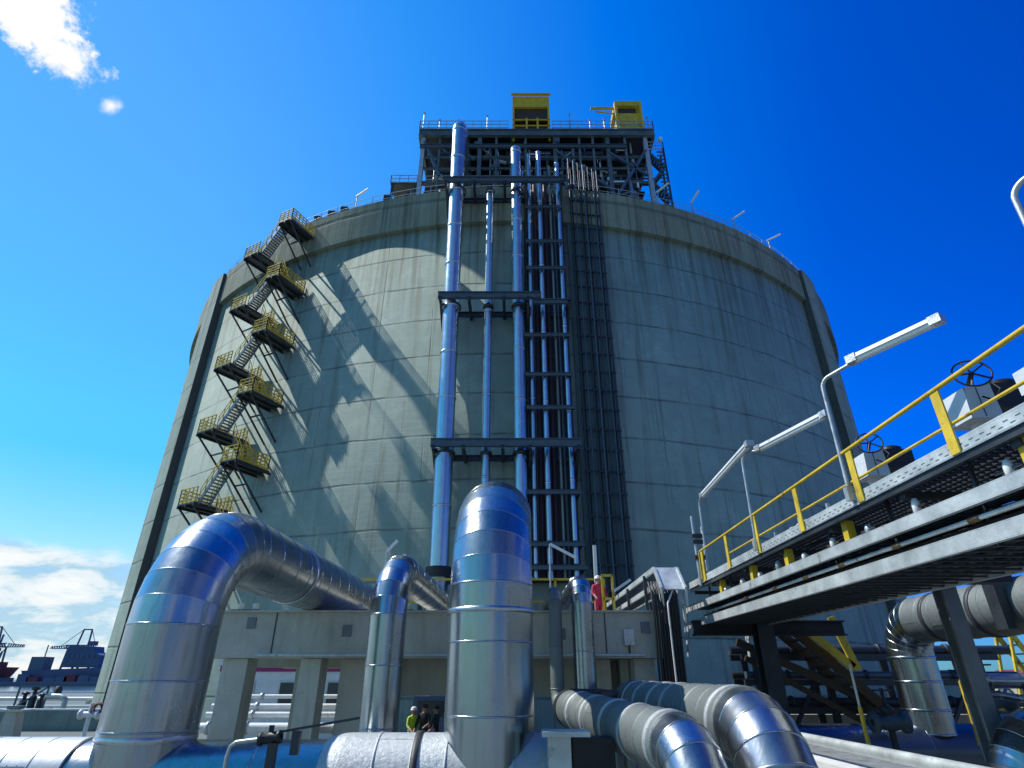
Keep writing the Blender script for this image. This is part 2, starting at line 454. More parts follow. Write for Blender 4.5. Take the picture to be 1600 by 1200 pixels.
# ================================================================== TANK
tank = thing('storage_tank', 'huge round concrete storage tank with stained grey wall filling the view', 'storage tank', (TC[0], TC[1], 0))
def cylp(phi, r, z):  # phi in degrees from the camera-facing side, positive to the left
    a = R(phi); return V((TC[0] - r * math.sin(a), TC[1] - r * math.cos(a), z))
n = 1440
mb = MB(); mb.lathe((TC[0], TC[1], 0), [(TR, 0), (TR, 37.9), (TR - .9, 37.95)], n); mb.build('wall', M['tank'], tank)
mb = MB(); mb.lathe((TC[0], TC[1], 0), [(TR - .5, 37.62), (TR + .42, 37.66), (TR + .42, 37.72)], n, smooth=False)
mb.lathe((TC[0], TC[1], 0), [(TR + .42, 37.72), (TR + .42, 41.55)], n)
mb.lathe((TC[0], TC[1], 0), [(TR + .42, 41.55), (TR + .36, 41.62), (TR - 1.2, 41.62), (TR - 1.2, 40.9)], n, smooth=False); mb.build('ring_beam', M['ring'], tank)
prof = [(TR - 1.2, 41.0)]
RS = 84.0; hc = 41.0 - math.sqrt(RS ** 2 - (TR - 1.2) ** 2)
for i in range(1, 21):
    r = (TR - 1.2) * (1 - i / 20); prof.append((r, hc + math.sqrt(RS ** 2 - r * r)))
mb = MB(); mb.lathe((TC[0], TC[1], 0), prof, 128); mb.build('roof_dome', M['deckc'], tank)
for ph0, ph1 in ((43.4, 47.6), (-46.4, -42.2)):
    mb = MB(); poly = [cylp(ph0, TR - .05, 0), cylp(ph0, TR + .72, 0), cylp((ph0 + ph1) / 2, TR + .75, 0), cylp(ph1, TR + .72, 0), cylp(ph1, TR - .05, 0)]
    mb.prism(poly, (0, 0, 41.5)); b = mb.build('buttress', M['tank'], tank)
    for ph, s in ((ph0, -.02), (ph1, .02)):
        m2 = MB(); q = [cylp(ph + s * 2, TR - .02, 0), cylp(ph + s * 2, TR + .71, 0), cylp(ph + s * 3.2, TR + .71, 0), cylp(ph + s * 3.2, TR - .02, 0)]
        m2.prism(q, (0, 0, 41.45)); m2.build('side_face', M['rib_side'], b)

# rim guard rail
rail = thing('guard_rail', 'thin steel guard rail running along the rim of the concrete tank', 'guard rail', cylp(0, TR, 41.6))
phis = [x * 2.45 for x in range(-24, 25)]
for z in (42.1, 42.65):
    MB().tube([cylp(p / 2, TR + .1, z) for p in range(-118, 119)], .028, 6).build('rail', M['galv'], rail)
for p in phis:
    MB().bar(cylp(p, TR + .1, 41.62), cylp(p, TR + .1, 42.67), .05).build('post', M['galv'], rail)
def rim_light(ph, name, label, ang=25, grp='floodlights along the tank rim'):
    base = cylp(ph, TR - .1, 41.62)
    t = thing('floodlight', label, 'floodlight', base, grp)
    top = base + V((0, 0, 2.0))
    MB().tube([base, top], .05, 8).build('pole', M['galv'], t)
    d = V((math.cos(R(ang)), -.5, math.sin(R(ang)) * .75)).normalized()
    MB().bar(top - d * .15, top + d * 1.3, .17, .11).build('lamp_head', M['tube'], t)
for i, (ph, l, a) in enumerate([(-17.6, 'small rim floodlight just right of the roof platform stair', 35), (-29.3, 'white floodlight tilted up on the right part of the tank rim', 30),
                      (-36.6, 'nearly level white floodlight farthest right on the tank rim', 18), (19.6, 'small floodlight on the left rim nearest the roof platform', 20), (30.2, 'floodlight on the rim above the head of the zigzag stair', 12), (-22.5, 'thin floodlight between the stair and the tilted rim lamp', 60)]):
    rim_light(ph, i, l, a)
for ph in (15.5, 21.5, 23.4, 25.6):
    q = cylp(ph, TR - .4, 41.62); t = thing('junction_box', 'small dark box standing on the left part of the tank rim', 'junction box', q, 'dark boxes on the tank rim')
    MB().box(q + V((0, 0, .75)), (.7, .5, .9)).build('housing', M['dark'], t); MB().box(q + V((0, 0, .15)), (.3, .3, .3)).build('foot', M['galv'], t)

# ================================================================== ZIGZAG STAIR ON THE TANK
st = thing('stair_tower', 'yellow railed steel zigzag stair climbing the left side of the tank', 'stair', cylp(30, TR + 2, 0))
lz = [11.2, 13.9, 16.6, 19.6, 22.1, 25.3, 27.6, 31.05, 33.1, 36.8, 39.3]
RI, RO = TR + 1.1, TR + 3.3
def railing(mb, pts, h=1.1, step=None, thick=.06, dense=False):
    for a, b in zip(pts[:-1], pts[1:]):
        a, b = V(a), V(b)
        for k in ((1.0, .55) if not dense else (1.0, .75, .5, .25)): mb.bar(a + V((0, 0, h * k)), b + V((0, 0, h * k)), thick)
        mb.bar(a + V((0, 0, .08)), b + V((0, 0, .08)), .03, .15)
        m = max(1, round((b - a).length / (.45 if dense else .9)))
        for j in range(m + 1): mb.bar(a.lerp(b, j / m), a.lerp(b, j / m) + V((0, 0, h)), thick)
for i, z in enumerate(lz):
    left = (i % 2 == 1)
    p0, p1 = (28.7, 31.0) if left else (24.6, 26.4)
    c = [cylp(p0, RI - 1.0, z), cylp(p1, RI - 1.0, z), cylp(p1, RO, z), cylp(p0, RO, z)]
    mb = MB(); mb.prism(c, (0, 0, .1))
    for k in (p0, (p0 + p1) / 2, p1): mb.bar(cylp(k, TR, z - .1), cylp(k, RO, z - .1), .1, .18)
    mb.build('landing', M['dark'], st)
    mb = MB()
    for k in (p0 + .15, p1 - .15):
        mb.bar(cylp(k, RO - .15, z - .2), cylp(k, TR, z - 3.0), .11, .11)
    mb.bar(cylp(p0 + .15, RO - 1.5, z - 1.35), cylp(p1 - .15, RO - 1.5, z - 1.35), .1)
    mb.build('bracket', M['dark'], st)
    mb = MB()
    outer = p1 if left else p0
    inner = p0 if left else p1
    zz = z + .12
    railing(mb, [cylp(inner, RO - .05, zz), cylp(outer, RO - .05, zz), cylp(outer, TR + .3, zz)], dense=True)
    railing(mb, [cylp(inner, TR + .3, zz), cylp(outer, TR + .3, zz)], dense=True)
    mb.build('railing', M['yellow'], st)
    if i < len(lz) - 1:
        z2 = lz[i + 1]; lane = (RO - .75) if i % 2 else (RI + .0)
        pa, pb = (28.7, 26.4) if left else (26.4, 28.7)
        ns = 13; mb = MB()
        for s_ in (-.42, .42):
            mb.bar(cylp(pa, lane + s_, z + .05), cylp(pb, lane + s_, z2 + .05), .06, .28)
        for k in range(ns):
            f = (k + .5) / ns; q = cylp(pa + (pb - pa) * f, lane, z + (z2 - z) * f + .12); q0 = cylp(pa + (pb - pa) * f, lane - .4, q.z); q1 = cylp(pa + (pb - pa) * f, lane + .4, q.z)
            mb.bar(q0, q1, .24, .04)
        mb.build('flight', M['steelmid'], st)
        for s_ in (-.45, .45):
            mb = MB(); a = cylp(pa, lane + s_, z + .15); b = cylp(pb, lane + s_, z2 + .15)
            for h in (1.0, .55): mb.bar(a + V((0, 0, h)), b + V((0, 0, h)), .045)
            for k in range(5): q = a.lerp(b, k / 4); mb.bar(q, q + V((0, 0, 1.0)), .045)
            mb.build('handrail', M['yellow'], st)
# thin downpipe seen beyond the left buttress
# ================================================================== RISER PIPES
G = 'vertical pipes running up the front of the tank'
def riser(x, y, od, z0, z1, label, mat='riser', bend=None, sec=6.0, off=0.0):
    t = thing('riser_pipe', label, 'pipe', (x, y, z0), G)
    pts = [(x, y, z0), (x + off, y, z1)] if bend is None else [(x, y, z0), (x + off, y, z1), (x + off, y + bend, z1)]
    clad_pipe(t, pts, od / 2, od * 1.1, M[mat], sec=sec, gores=5, bw=.16, bh=.05 if od > .5 else .02, n=32, jitter=.12)
    return t
riser(-4.45, 36.3, 1.22, 8.6, 48.4, 'thickest riser pipe, leftmost on the tank front and highest at the top', bend=6, off=-.35, sec=3.7)
riser(-1.72, 36.4, .58, 8.2, 39.7, 'middle riser pipe of medium thickness between the two thick bright pipes', off=-.15)
riser(.62, 36.4, .86, 8.2, 45.4, 'second thickest riser pipe, right of centre on the tank front', bend=5, off=-.3, sec=4.2)
riser(1.45, 36.6, .30, 8.0, 44.6, 'thin grey riser pipe next to the right thick pipe', bend=4)
riser(2.35, 36.6, .40, 8.0, 45.0, 'shiny small riser pipe in the middle of the rung ladder', bend=4)
riser(3.25, 36.6, .16, 8.0, 43.0, 'thinnest brownish riser pipe between two small shiny pipes', mat='cloth')
riser(3.95, 36.6, .34, 8.0, 43.6, 'rightmost small riser pipe at the end of the rungs', bend=4)
for x, y, l in ((1.95, 37.3, 'dull red thin pipe behind the left gap of the rungs'), (2.85, 37.3, 'dull red thin pipe behind the right gap of the rungs')):
    riser(x, y, .26, 8.0, 41.5, l, mat='red' if False else 'cloth') if False else None
    t = thing('drain_pipe', l, 'pipe', (x, y, 8)); MB().tube([(x, y, 8), (x, y, 41.5)], .16, 12).build('shaft', M['red'], t)
    MB().lathe((x, y, 24), [(.16, -.1), (.22, -.1), (.22, .1), (.16, .1)], 12).build('collar', M['dark'], t)
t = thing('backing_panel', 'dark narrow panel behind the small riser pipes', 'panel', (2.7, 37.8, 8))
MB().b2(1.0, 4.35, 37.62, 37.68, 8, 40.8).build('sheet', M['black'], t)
for x, mm in ((1.2, 'dark'), (1.72, 'bluegrey'), (2.65, 'dark'), (3.6, 'bluegrey'), (4.2, 'dark')): MB().tube([(x, 37.45, 8), (x, 37.45, 41)], .09, 8).build('conduit', M[mm], t)
# support frames
GB = 'heavy steel frames holding the riser pipes'
for z, x0, x1, xm, l in ((40.2, -5.75, 4.4, None, 'top steel frame carrying the risers under the roof platform'), (28.3, -5.55, 4.5, 2.2, 'middle steel frame carrying the risers halfway up the tank'), (16.5, -5.35, 4.55, None, 'lowest long steel frame carrying the risers above the foreground pipes')):
    t = thing('pipe_support', l, 'support frame', (-.5, 36, z), GB)
    MB().ibeam((x0, 35.45, z), (xm or x1, 35.45, z), .3, .55, .05).build('front_beam', M['bluegrey'], t)
    if xm: MB().ibeam((xm - .6, 35.62, z - .45), (x1, 35.62, z - .45), .25, .4, .05).build('front_beam', M['bluegrey'], t)
    MB().ibeam((x0 + .3, 37.5, z - .35), (x1 - .3, 37.5, z - .35), .25, .4, .05).build('rear_beam', M['dark'], t)
    for x in (x0 + .2, -3.2, -.6, 1.2, x1 - .2):
        yy = TC[1] - math.sqrt(TR ** 2 - (x - TC[0]) ** 2)
        MB().bar((x, 35.3, z - .35), (x, yy + .1, z - .35), .22, .3).build('arm', M['dark'], t)
        if x < 0 and x > -5: continue
        MB().bar((x, 35.6, z - .5), (x, yy + .05, z - 2.2), .16, .16).build('brace', M['dark'], t)
    for x, r in ((-4.55, .72), (-1.78, .4), (.52, .55)):
        MB().lathe((x - (z - 25) * .006, 36.36, z - .05), [(r - .06, -.5), (r, -.5), (r, -.3), (r - .06, -.3)], 28).build('clamp', M['dark'], t)
GR = 'rungs clamping the small riser pipes'
nm = ['topmost', 'second from top', 'third from top', 'fourth from top', 'fifth from top', 'sixth from top', 'seventh from top', 'eighth from top', 'lowest']
for k, (z, x0, x1) in enumerate(((37.9, 1.1, 4.2), (34.2, 1.1, 4.15), (31.5, 1.1, 4.2), (25.3, .9, 4.3), (22.0, .9, 4.35), (19.4, 1.0, 4.35), (13.4, .9, 4.5), (10.1, .9, 4.5), (8.7, .9, 4.6))):
    t = thing('pipe_rung', 'short dark cross rung of the small riser pipes, ' + nm[k], 'pipe support', (2.6, 36.3, z), GR)
    MB().ibeam((x0, 36.22, z), (x1, 36.22, z), .16, .26, .03).build('cross_bar', M['bluegrey'], t)
    for x in (x0 + .15, x1 - .15):
        yy = TC[1] - math.sqrt(TR ** 2 - (x - TC[0]) ** 2); MB().bar((x, 36.3, z - .02), (x, yy + .1, z - .02), .1, .14).build('arm', M['dark'], t)
    for x in (1.45, 2.35, 3.25, 3.95): MB().bar((x, 36.34, z + .2), (x, 36.46, z + .2), .26, .1).build('clip', M['dark'], t)
# low collar support under the thick riser
t = thing('pipe_support', 'black collar support at the foot of the thickest riser pipe', 'support frame', (-4.4, 36.3, 7.6))
MB().lathe((-4.42, 36.3, 8.4), [(.55, -.3), (.82, -.3), (.82, .3), (.55, .3)], 32, smooth=False).build('collar', M['black'], t)
MB().ibeam((-5.6, 36.0, 7.9), (-2.6, 36.0, 7.9), .3, .4, .04).build('beam', M['black'], t)
for x in (-5.4, -2.9): MB().bar((x, 36, 4.3), (x, 36, 7.7), .25).build('post', M['dark'], t)
# caged ladder / conduit run
t = thing('cable_ladder', 'dark vertical run of thin conduits right of the riser pipes', 'cable ladder', (6.4, 37.4, 4))
for i, x in enumerate((5.1, 5.55, 5.95, 6.4, 6.85, 7.25, 7.65)):
    yy = TC[1] - math.sqrt(TR ** 2 - (x - TC[0]) ** 2) - .75
    MB().tube([(x, yy, 4.2), (x, yy, 45 - i * .2)], .05 if i % 3 else .07, 8).build('conduit', M['bluegrey'] if i % 2 else M['dark'], t)
def wall_y(x): return TC[1] - math.sqrt(TR ** 2 - (x - TC[0]) ** 2)
m = MB(); m.prism([(4.75, wall_y(4.75) - .3, 4.2), (7.8, wall_y(7.8) - .3, 4.2), (7.8, wall_y(7.8) - .22, 4.2), (4.75, wall_y(4.75) - .22, 4.2)], (0, 0, 37.2)); m.build('shade_plate', M['shade_band'], t)  # added dark sheet standing in for the pipes' shadow band on the wall
for i, x in enumerate((5.3, 6.15, 6.6, 7.45)): MB().tube([(x, wall_y(x) - .45, 4.2), (x, wall_y(x) - .45, 44)], .045, 6).build('conduit', M['black'], t)
for k in range(24):
    z = 6 + k * 1.55; ya = TC[1] - math.sqrt(TR ** 2 - (5 - TC[0]) ** 2) - .62; yb = TC[1] - math.sqrt(TR ** 2 - (7.8 - TC[0]) ** 2) - .62
    MB().bar((5.0, ya, z), (7.8, yb, z), .1, .12).build('bracket', M['dark'], t)

# ================================================================== ROOF PLATFORM
pf = thing('roof_platform', 'dark steel equipment platform standing on the tank roof', 'platform', (2.5, 48, 42))
X0, X1, Y0, Y1, ZT = -9.6, 14.7, 41.2, 55, 53.6
mb = MB().b2(X0, X1, Y0, Y1, ZT - .25, ZT - .05)
mb.build('deck', M['dark'], pf)
for y in (Y0, 48, Y1):
    MB().ibeam((X0, y, ZT - .75), (X1, y, ZT - .75), .35, .9, .06).build('girder', M['plat'], pf)
for x in (X0 + .1, -4.6, 0, 4.8, 9.6, X1 - .1):
    MB().ibeam((x, Y0 + .2, ZT - .8), (x, Y1, ZT - .8), .3, .8, .06).build('cross_beam', M['plat'], pf)
MB().ibeam((X0 + .2, Y0 + .05, ZT - 2.6), (X1 - 3, Y0 + .05, ZT - 2.6), .25, .45, .05).build('lower_girder', M['bluegrey'], pf)
colx = (X0 + .5, -3.3, 4.4, 9.8, X1 - 1.0)
for x in colx:
    for y in (Y0 + .3, 48, Y1 - .3):
        MB().ibeam((x, y, 41.8), (x, y, ZT - 1.2), .4, .4, .05, up=(0, 1, 0)).build('column', M['galv'] if x in (colx[0], colx[-1]) and y < 42 else M['plat'], pf)
for x0, x1, z0, z1 in ((9.8, 13.6, 43.5, 50.5), (9.6, 13.4, 50.4, 47.0), (-9, -7.2, 51.8, 47), (4.4, 9.8, 50.5, 45)):
    MB().bar((x0, Y0 + .15, z0), (x1, Y0 + .15, z1), .26).build('brace', M['bluegrey'], pf)
for y in (Y0 + .5, 47.0, 54.5):
    MB().b2(X0 + .6, X1 - .8, y, y + .35, 46.3, 46.65).build('mid_beam', M['plat'], pf)
MB().b2(X0 + .6, X1 - 1.2, 43.2, 54.8, 46.66, 46.75).build('mid_deck', M['black'], pf)
MB().b2(X0 + 1.2, X1 - 1.6, 53.5, 53.7, 43, ZT - 1.3).build('shade_wall', M['black'], pf)  # added black wall, stands in for the shade under the platform deck
MB().b2(-8.9, -5.2, 43.2, 52, 46.8, 50.2).build('equipment_room', M['dark'], pf)
mb = MB(); railing(mb, [(X0, Y1, ZT), (X0, Y0, ZT), (-.4, Y0, ZT)], 1.1); mb.build('railing', M['galv'], pf)
mb = MB(); railing(mb, [(4.2, Y0, ZT), (X1, Y0, ZT), (X1, Y1, ZT)], 1.1); mb.build('railing', M['galv'], pf)
for x, h in ((-9.3, 2.6), (-7.6, 1.6), (-2.6, 2.2), (-5.6, 1.5), (6.1, 2.6), (8.2, 1.6), (9.7, 1.7), (14.3, 2.0)):
    m = MB(); m.tube([(x, Y0 + .3, ZT), (x, Y0 + .3, ZT + h)], .06, 8); m.box((x, Y0 + .3, ZT + h), (.16, .16, .3)); m.build('mast', M['galv'], pf)
# pumps and pipework in the platform
random.seed(11)
for k in range(26):
    x = random.uniform(-8, 12.6); y = random.uniform(41.9, 46); z0 = random.choice((42.5, 46.7, 46.7)); h = random.uniform(1.6, 4.4); r = random.choice((.06, .09, .13, .2))
    m = MB(); m.tube([(x, y, z0), (x, y, z0 + h), (x + random.choice((-1, 1)) * random.uniform(.4, 1.6), y + .3, z0 + h)], r, 10)
    m.build('pipework', M[random.choice(('galv', 'riser', 'riser', 'bluegrey', 'white'))], pf)
for k in range(14):
    x = random.uniform(3, 13); y = random.uniform(41.9, 43); z = random.uniform(44, 50.5)
    m = MB(); m.lathe((x, y, z), [(.01, -.3), (.2, -.3), (.2, .25), (.08, .4), (.01, .4)], 12); m.build('valve', M[random.choice(('white', 'galv', 'dark', 'bluegrey'))], pf)
for z in (45.2, 48.2, 49.4, 50.6):
    MB().tube([(-7, 42.6, z), (11.8, 42.6, z)], random.choice((.08, .14)), 10).build('header_pipe', M['bluegrey'], pf)
MB().tube([(9.4, 41.7, 43.4), (9.4, 41.7, 46.2), (9.7, 41.7, 46.5), (11.4, 41.7, 46.5), (11.8, 41.7, 46.2), (11.8, 41.7, 44.8)], .16, 12).build('pipework', M['riser'], pf)
for k in range(9):
    x = -4.4 + k * 1.95 + random.uniform(-.3, .3); z0 = 46.8 if k % 2 else 42.6; w_ = random.uniform(1.2, 1.9); h = random.uniform(2.0, 3.4)
    y = random.uniform(46, 50)
    MB().b2(x, x + w_, y, y + 2.2, z0, z0 + h).build('equipment_box', M[random.choice(('dark', 'black', 'bluegrey'))], pf)
for x in (-2.2, -1.75, -1.4, 1.1, 3.6, 5.1, 6.3, 7.2): MB().tube([(x, 42.0, 42.3), (x, 42.0, random.uniform(48.5, 51.5))], random.choice((.09, .12, .16)), 10).build('pipework', M[random.choice(('riser', 'galv', 'bluegrey'))], pf)
for x0 in (-8.6, -5.0, -1.2, 2.4, 6.0):
    m = MB(); railing(m, [(x0, 42.2, 46.75), (x0 + 3.2, 42.2, 46.75)], 1.1); m.build('railing', M['galv'], pf)
for x0, x1 in ((-8.8, -5), (5, 9.4), (0, 4)):
    MB().b2(x0, x1, 41.9, 42.2, 50.6, 51.0).build('cable_tray', M['bluegrey'], pf)
for k in range(46):
    x = random.uniform(-8.6, 13); y = random.uniform(41.3, 42.6); z = random.uniform(43.2, 52.4)
    if k % 3 == 0: MB().box((x, y, z), (random.uniform(.3, .9), .4, random.uniform(.3, .8))).build('junction_box', M[random.choice(('galv', 'dark', 'bluegrey', 'steelmid'))], pf)
    elif k % 3 == 1: MB().bar((x, y, z - random.uniform(.5, 2)), (x, y, z), random.choice((.07, .1, .16))).build('strut', M[random.choice(('galv', 'white', 'steelmid', 'bluegrey'))], pf)
    else: MB().bar((x, y, z), (x + random.uniform(1, 3.2), y, z), .1, .14).build('strut', M[random.choice(('plat', 'steelmid', 'bluegrey'))], pf)
for x in (-7.4, -1.6, 1.4, 6.9, 8.3, 11.6): MB().ibeam((x, 41.45, 42.0), (x, 41.45, ZT - 1.2), .22, .22, .03, up=(0, 1, 0)).build('column', M['steelmid' if x > 5 else 'plat'], pf)
for x in (-9.2, -7.4, -5.4, -3.3): MB().bar((x, 41.4, 51.2), (x + 1.6, 41.4, 49.2), .14).build('brace', M['plat'], pf)
for z in (48.0, 49.6): MB().ibeam((X0 + .6, 41.4, z), (X1 - 1.2, 41.4, z), .16, .26, .03).build('mid_beam', M['plat'], pf)
MB().b2(13.0, 13.2, 46, 54.6, 42.6, ZT - 1.3).build('side_wall', M['black'], pf)
MB().b2(9.9, 13.0, 45.0, 47.5, 46.8, 51.5).build('equipment_box', M['dark'], pf)
MB().b2(10.2, 12.9, 44.5, 46.5, 42.3, 45.6).build('equipment_box', M['black'], pf)
random.seed(31)
for k in range(60):
    x = random.uniform(-3.0, 12.5); y = random.uniform(41.25, 42.2); z = random.uniform(42.8, 51.6); q = k % 5
    if q == 0: MB().lathe((x, y, z), [(.01, -.2), (.16, -.2), (.16, .15), (.06, .3), (.01, .3)], 10).build('valve', M[random.choice(('white', 'galv', 'steelmid'))], pf)
    elif q in (1, 2): MB().tube([(x, y, z), (x, y, z + random.uniform(.8, 2.4))], random.choice((.05, .08, .12)), 8).build('pipework', M[random.choice(('galv', 'white', 'steelmid', 'riser', 'bluegrey'))], pf)
    elif q == 3: MB().bar((x, y, z), (x + random.uniform(-1.2, 1.2), y, z - random.uniform(.6, 1.6)), .09).build('strut', M[random.choice(('steelmid', 'galv', 'plat'))], pf)
    else: MB().tube([(x, y, z), (x + random.uniform(.5, 1.4), y, z)], .07, 8).build('pipework', M[random.choice(('galv', 'white', 'steelmid'))], pf)
# vertical tanks
for x, r in ((-6.8, .5), (-5.7, .3)):
    MB().lathe((x, 42.3, 42.6), [(.01, 0), (r, .1), (r, 3.2), (r * .6, 3.5), (.01, 3.55)], 16).build('vessel', M['dark'], pf)
# small annex on the left
t = thing('roof_annex', 'small dark railed side platform left of the roof platform', 'platform', (-10.8, 43, 42))
MB().b2(-12.1, -9.4, 42, 45, 46.5, 46.7).build('deck', M['dark'], t)
for x in (-11.9, -9.6):
    for y in (42.1, 44.9): MB().bar((x, y, 41.8), (x, y, 46.5), .22).build('leg', M['dark'], t)
MB().b2(-11.3, -10, 42.6, 44.4, 42.2, 44.6).build('cabinet', M['red'], t)
MB().bar((-11.9, 42.05, 43.2), (-9.6, 42.05, 46.2), .14).build('brace', M['dark'], t)
mb = MB(); railing(mb, [(-12.1, 45, 46.7), (-12.1, 42, 46.7), (-9.5, 42, 46.7)], 1.0); mb.build('railing', M['galv'], t)
# stair at the right end
t = thing('roof_stair', 'narrow steel stair with close steps at the right end of the roof platform', 'stair', (15, 42.4, 42))
for i in range(4):
    za = 42.2 + i * 2.1
    xa, xb = (13.95, 15.35) if i % 2 == 0 else (15.35, 13.95)
    m = MB()
    for y in (41.6, 42.5): m.bar((xa, y, za), (xb, y, za + 2.1), .1, .22)
    for k in range(7): f = (k + .5) / 7; m.bar((xa + (xb - xa) * f, 41.6, za + 2.1 * f), (xa + (xb - xa) * f, 42.5, za + 2.1 * f), .26, .05)
    m.build('flight', M['bluegrey'], t)
for x in (13.9, 15.45):
    for y in (41.5, 42.6): MB().bar((x, y, 41.9), (x, y, 51.0), .16).build('post', M['galv'] if x < 14 else M['dark'], t)
for k in range(16): MB().bar((14.7, 41.45, 42.6 + k * .52), (15.5, 41.45, 42.6 + k * .52), .06, .16).build('louvre', M['bluegrey'], t)
mb = MB(); railing(mb, [(13.9, 41.5, 50.8), (15.5, 41.5, 50.8), (15.5, 42.6, 50.8)], 1.1); mb.build('railing', M['galv'], t)
MB().box((15.3, 41.5, 52.3), (.35, .35, .35)).build('lamp', M['tube'], t)
# yellow hoists
c = thing('pump_hoist', 'yellow boxy hoist house, wider one left of centre on the roof platform', 'hoist', (2, 43, ZT))
MB().b2(.05, 4.0, 41.5, 44.5, 57.3, 59.0).build('house', M['yellow_dk'], c)
MB().b2(.25, 3.8, 41.75, 44.3, 55.5, 57.3).build('louvre_band', M['brown'], c)
for x in (.15, 3.9):
    for y in (41.6, 44.4): MB().bar((x, y, 52.2), (x, y, 57.3), .22).build('leg', M['yellow_dk'], c)
for x in (1.55, 2.7): MB().bar((x, 41.6, 53.6), (x, 41.6, 55.6), .2).build('mullion', M['yellow_dk'], c)
for z in (55.3, 54.4, 53.6, 52.7): MB().bar((.1, 41.55, z), (3.95, 41.55, z), .12, .14).build('crossbar', M['yellow_dk'], c)
MB().b2(.3, 3.8, 42.2, 44.2, 53.6, 55.4).build('machinery', M['brown'], c)
MB().bar((-.1, 41.3, 59.05), (4.15, 41.3, 59.05), .25, .18).build('roof_edge', M['yellow'], c)
c = thing('pump_hoist', 'narrow yellow hoist tower with a jib at the right end of the roof platform', 'hoist', (12.4, 43, ZT))
MB().b2(11.2, 13.6, 41.6, 44, 53.7, 56.4).build('house', M['yellow_dk'], c)
MB().b2(11.45, 13.3, 41.8, 43.8, 56.4, 57.4).build('louvre_band', M['dark'], c)
MB().b2(11.0, 13.9, 41.4, 44.2, 57.4, 58.1).build('roof', M['yellow_dk'], c)
for x in (11.1, 13.7): MB().bar((x, 41.5, 53.6), (x, 41.5, 57.5), .24).build('leg', M['yellow'], c)
MB().bar((13.7, 41.3, 53.8), (13.7, 41.3, 57), .2).build('leg', M['yellow'], c)
m = MB(); m.bar((8.5, 42, 57.7), (11.2, 42, 57.7), .2, .28); m.bar((9.0, 42, 57.2), (11.2, 42, 56.8), .12); m.build('jib', M['yellow_dk'], c)

# ================================================================== PIPE BRIDGE (concrete deck)
pb = thing('pipe_bridge', 'raised grey concrete pipe bridge on square columns below the tank', 'bridge', (-2, 18, 0))
m = MB(); m.b2(-7.9, 3.72, 15.5, 16.3, 3.14, 4.17); m.build('edge_beam', M['deckc'], pb)
m = MB(); m.b2(-7.95, 3.8, 15.42, 22.5, 4.172, 4.22); m.build('deck_slab', M['deckc'], pb)
m = MB(); m.b2(-7.9, 3.72, 16.32, 22.5, 3.75, 4.17); m.build('soffit_slab', M['wallc'], pb)
MB().tube([(-6.2, 15.36, 3.2), (3.2, 15.36, 3.2)], .035, 8).build('conduit', M['galv_lt'], pb)  # added pale tube drawing the lit lower edge of the beam
for y in (19.3, 21.8):
    MB().b2(-7.8, 3.6, y, y + .6, 3.0, 3.74).build('cross_beam', M['wallc'], pb)
for x0, x1, y0 in ((-7.05, -6.45, 15.6), (-5.16, -4.66, 15.6), (-4.3, -3.62, 16.1), (2.05, 2.5, 16.3), (3.0, 3.5, 15.7), (2.75, 2.95, 16.3)):
    MB().b2(x0, x1, y0, y0 + .62, 0, 3.13).build('column', M['deckc'], pb)
for x0, x1, y0 in ((-7.3, -6.7, 21.75), (-1.4, -.8, 21.75), (3.1, 3.6, 21.75)):
    MB().b2(x0, x1, y0, y0 + .7, 0, 2.99).build('column', M['wallc'], pb)
MB().b2(-3.5, 3.4, 16.95, 17.2, 2.30, 3.74).build('hung_panel', M['wallc'], pb)
mb = MB(); railing(mb, [(-5.6, 22.3, 4.22), (3.4, 22.3, 4.22)], 1.75, thick=.07); mb.build('railing', M['yellow_dk'], pb)
for x in (-5.9, -3.1, -.4, 2.3):
    MB().b2(x, x + .03, 15.488, 15.5, 3.16, 4.16).build('joint', M['rib_side'], pb)
for x, z in ((-6.6, 3.8), (-4.2, 3.62), (-1.4, 3.85), (1.1, 3.55), (3.2, 3.7)):
    MB().b2(x, x + .22, 15.47, 15.5, z, z + .26).build('anchor_plate', M['steelmid'], pb)
MB().b2(2.75, 3.0, 15.4, 15.5, 3.42, 3.78).build('junction_box', M['galv'], pb)
MB().tube([(2.87, 15.45, 3.42), (2.87, 15.45, 3.24)], .02, 8).build('cable', M['black'], pb)
# steel end post at right with cable drop
t = thing('steel_post', 'black steel post at the right end of the concrete pipe bridge', 'post', (4.15, 16.6, 0))
MB().ibeam((4.2, 16.8, 0), (4.2, 16.8, 4.7), .5, .4, .04, up=(0, 1, 0)).build('shaft', M['black'], t)
MB().b2(3.85, 4.55, 16.5, 17.1, 4.7, 4.76).build('cap_plate', M['dark'], t)

# ================================================================== FOREGROUND PIPEWORK
GF = 'silver clad pipes in the foreground'
mf = thing('header_pipe', 'long horizontal clad header pipe across the bottom, silver left part', 'pipe', (-6, 9.7, .76))
clad_pipe(mf, [(-18, 9.7, 1.34), (-6.05, 9.7, 1.34)], .61, .9, M['pale'], sec=.42, names=('pale_section', 'elbow'), bh=.006)
clad_pipe(mf, [(-6.05, 9.7, 1.34), (-2.35, 9.7, 1.34)], .58, .9, M['alu'], sec=1.3, names=('polished_section', 'elbow'))
t = thing('header_pipe', 'pale wrapped header pipe with rounded end and dark strap beside the big upright pipe', 'pipe', (-1, 9.7, .7))
m = MB(); m.lathe((-2.62, 9.7, 1.34), [(.585, .0), (.62, .05), (.655, .16), (.665, .3)], 48, (1, 0, 0)); m.build('rounded_end', M['wrap_lt'], t)
clad_pipe(t, [(-2.33, 9.7, 1.34), (.55, 9.7, 1.34)], .665, .9, M['wrap_lt'], sec=.5, names=('wrapped_section', 'elbow'), bh=.012)
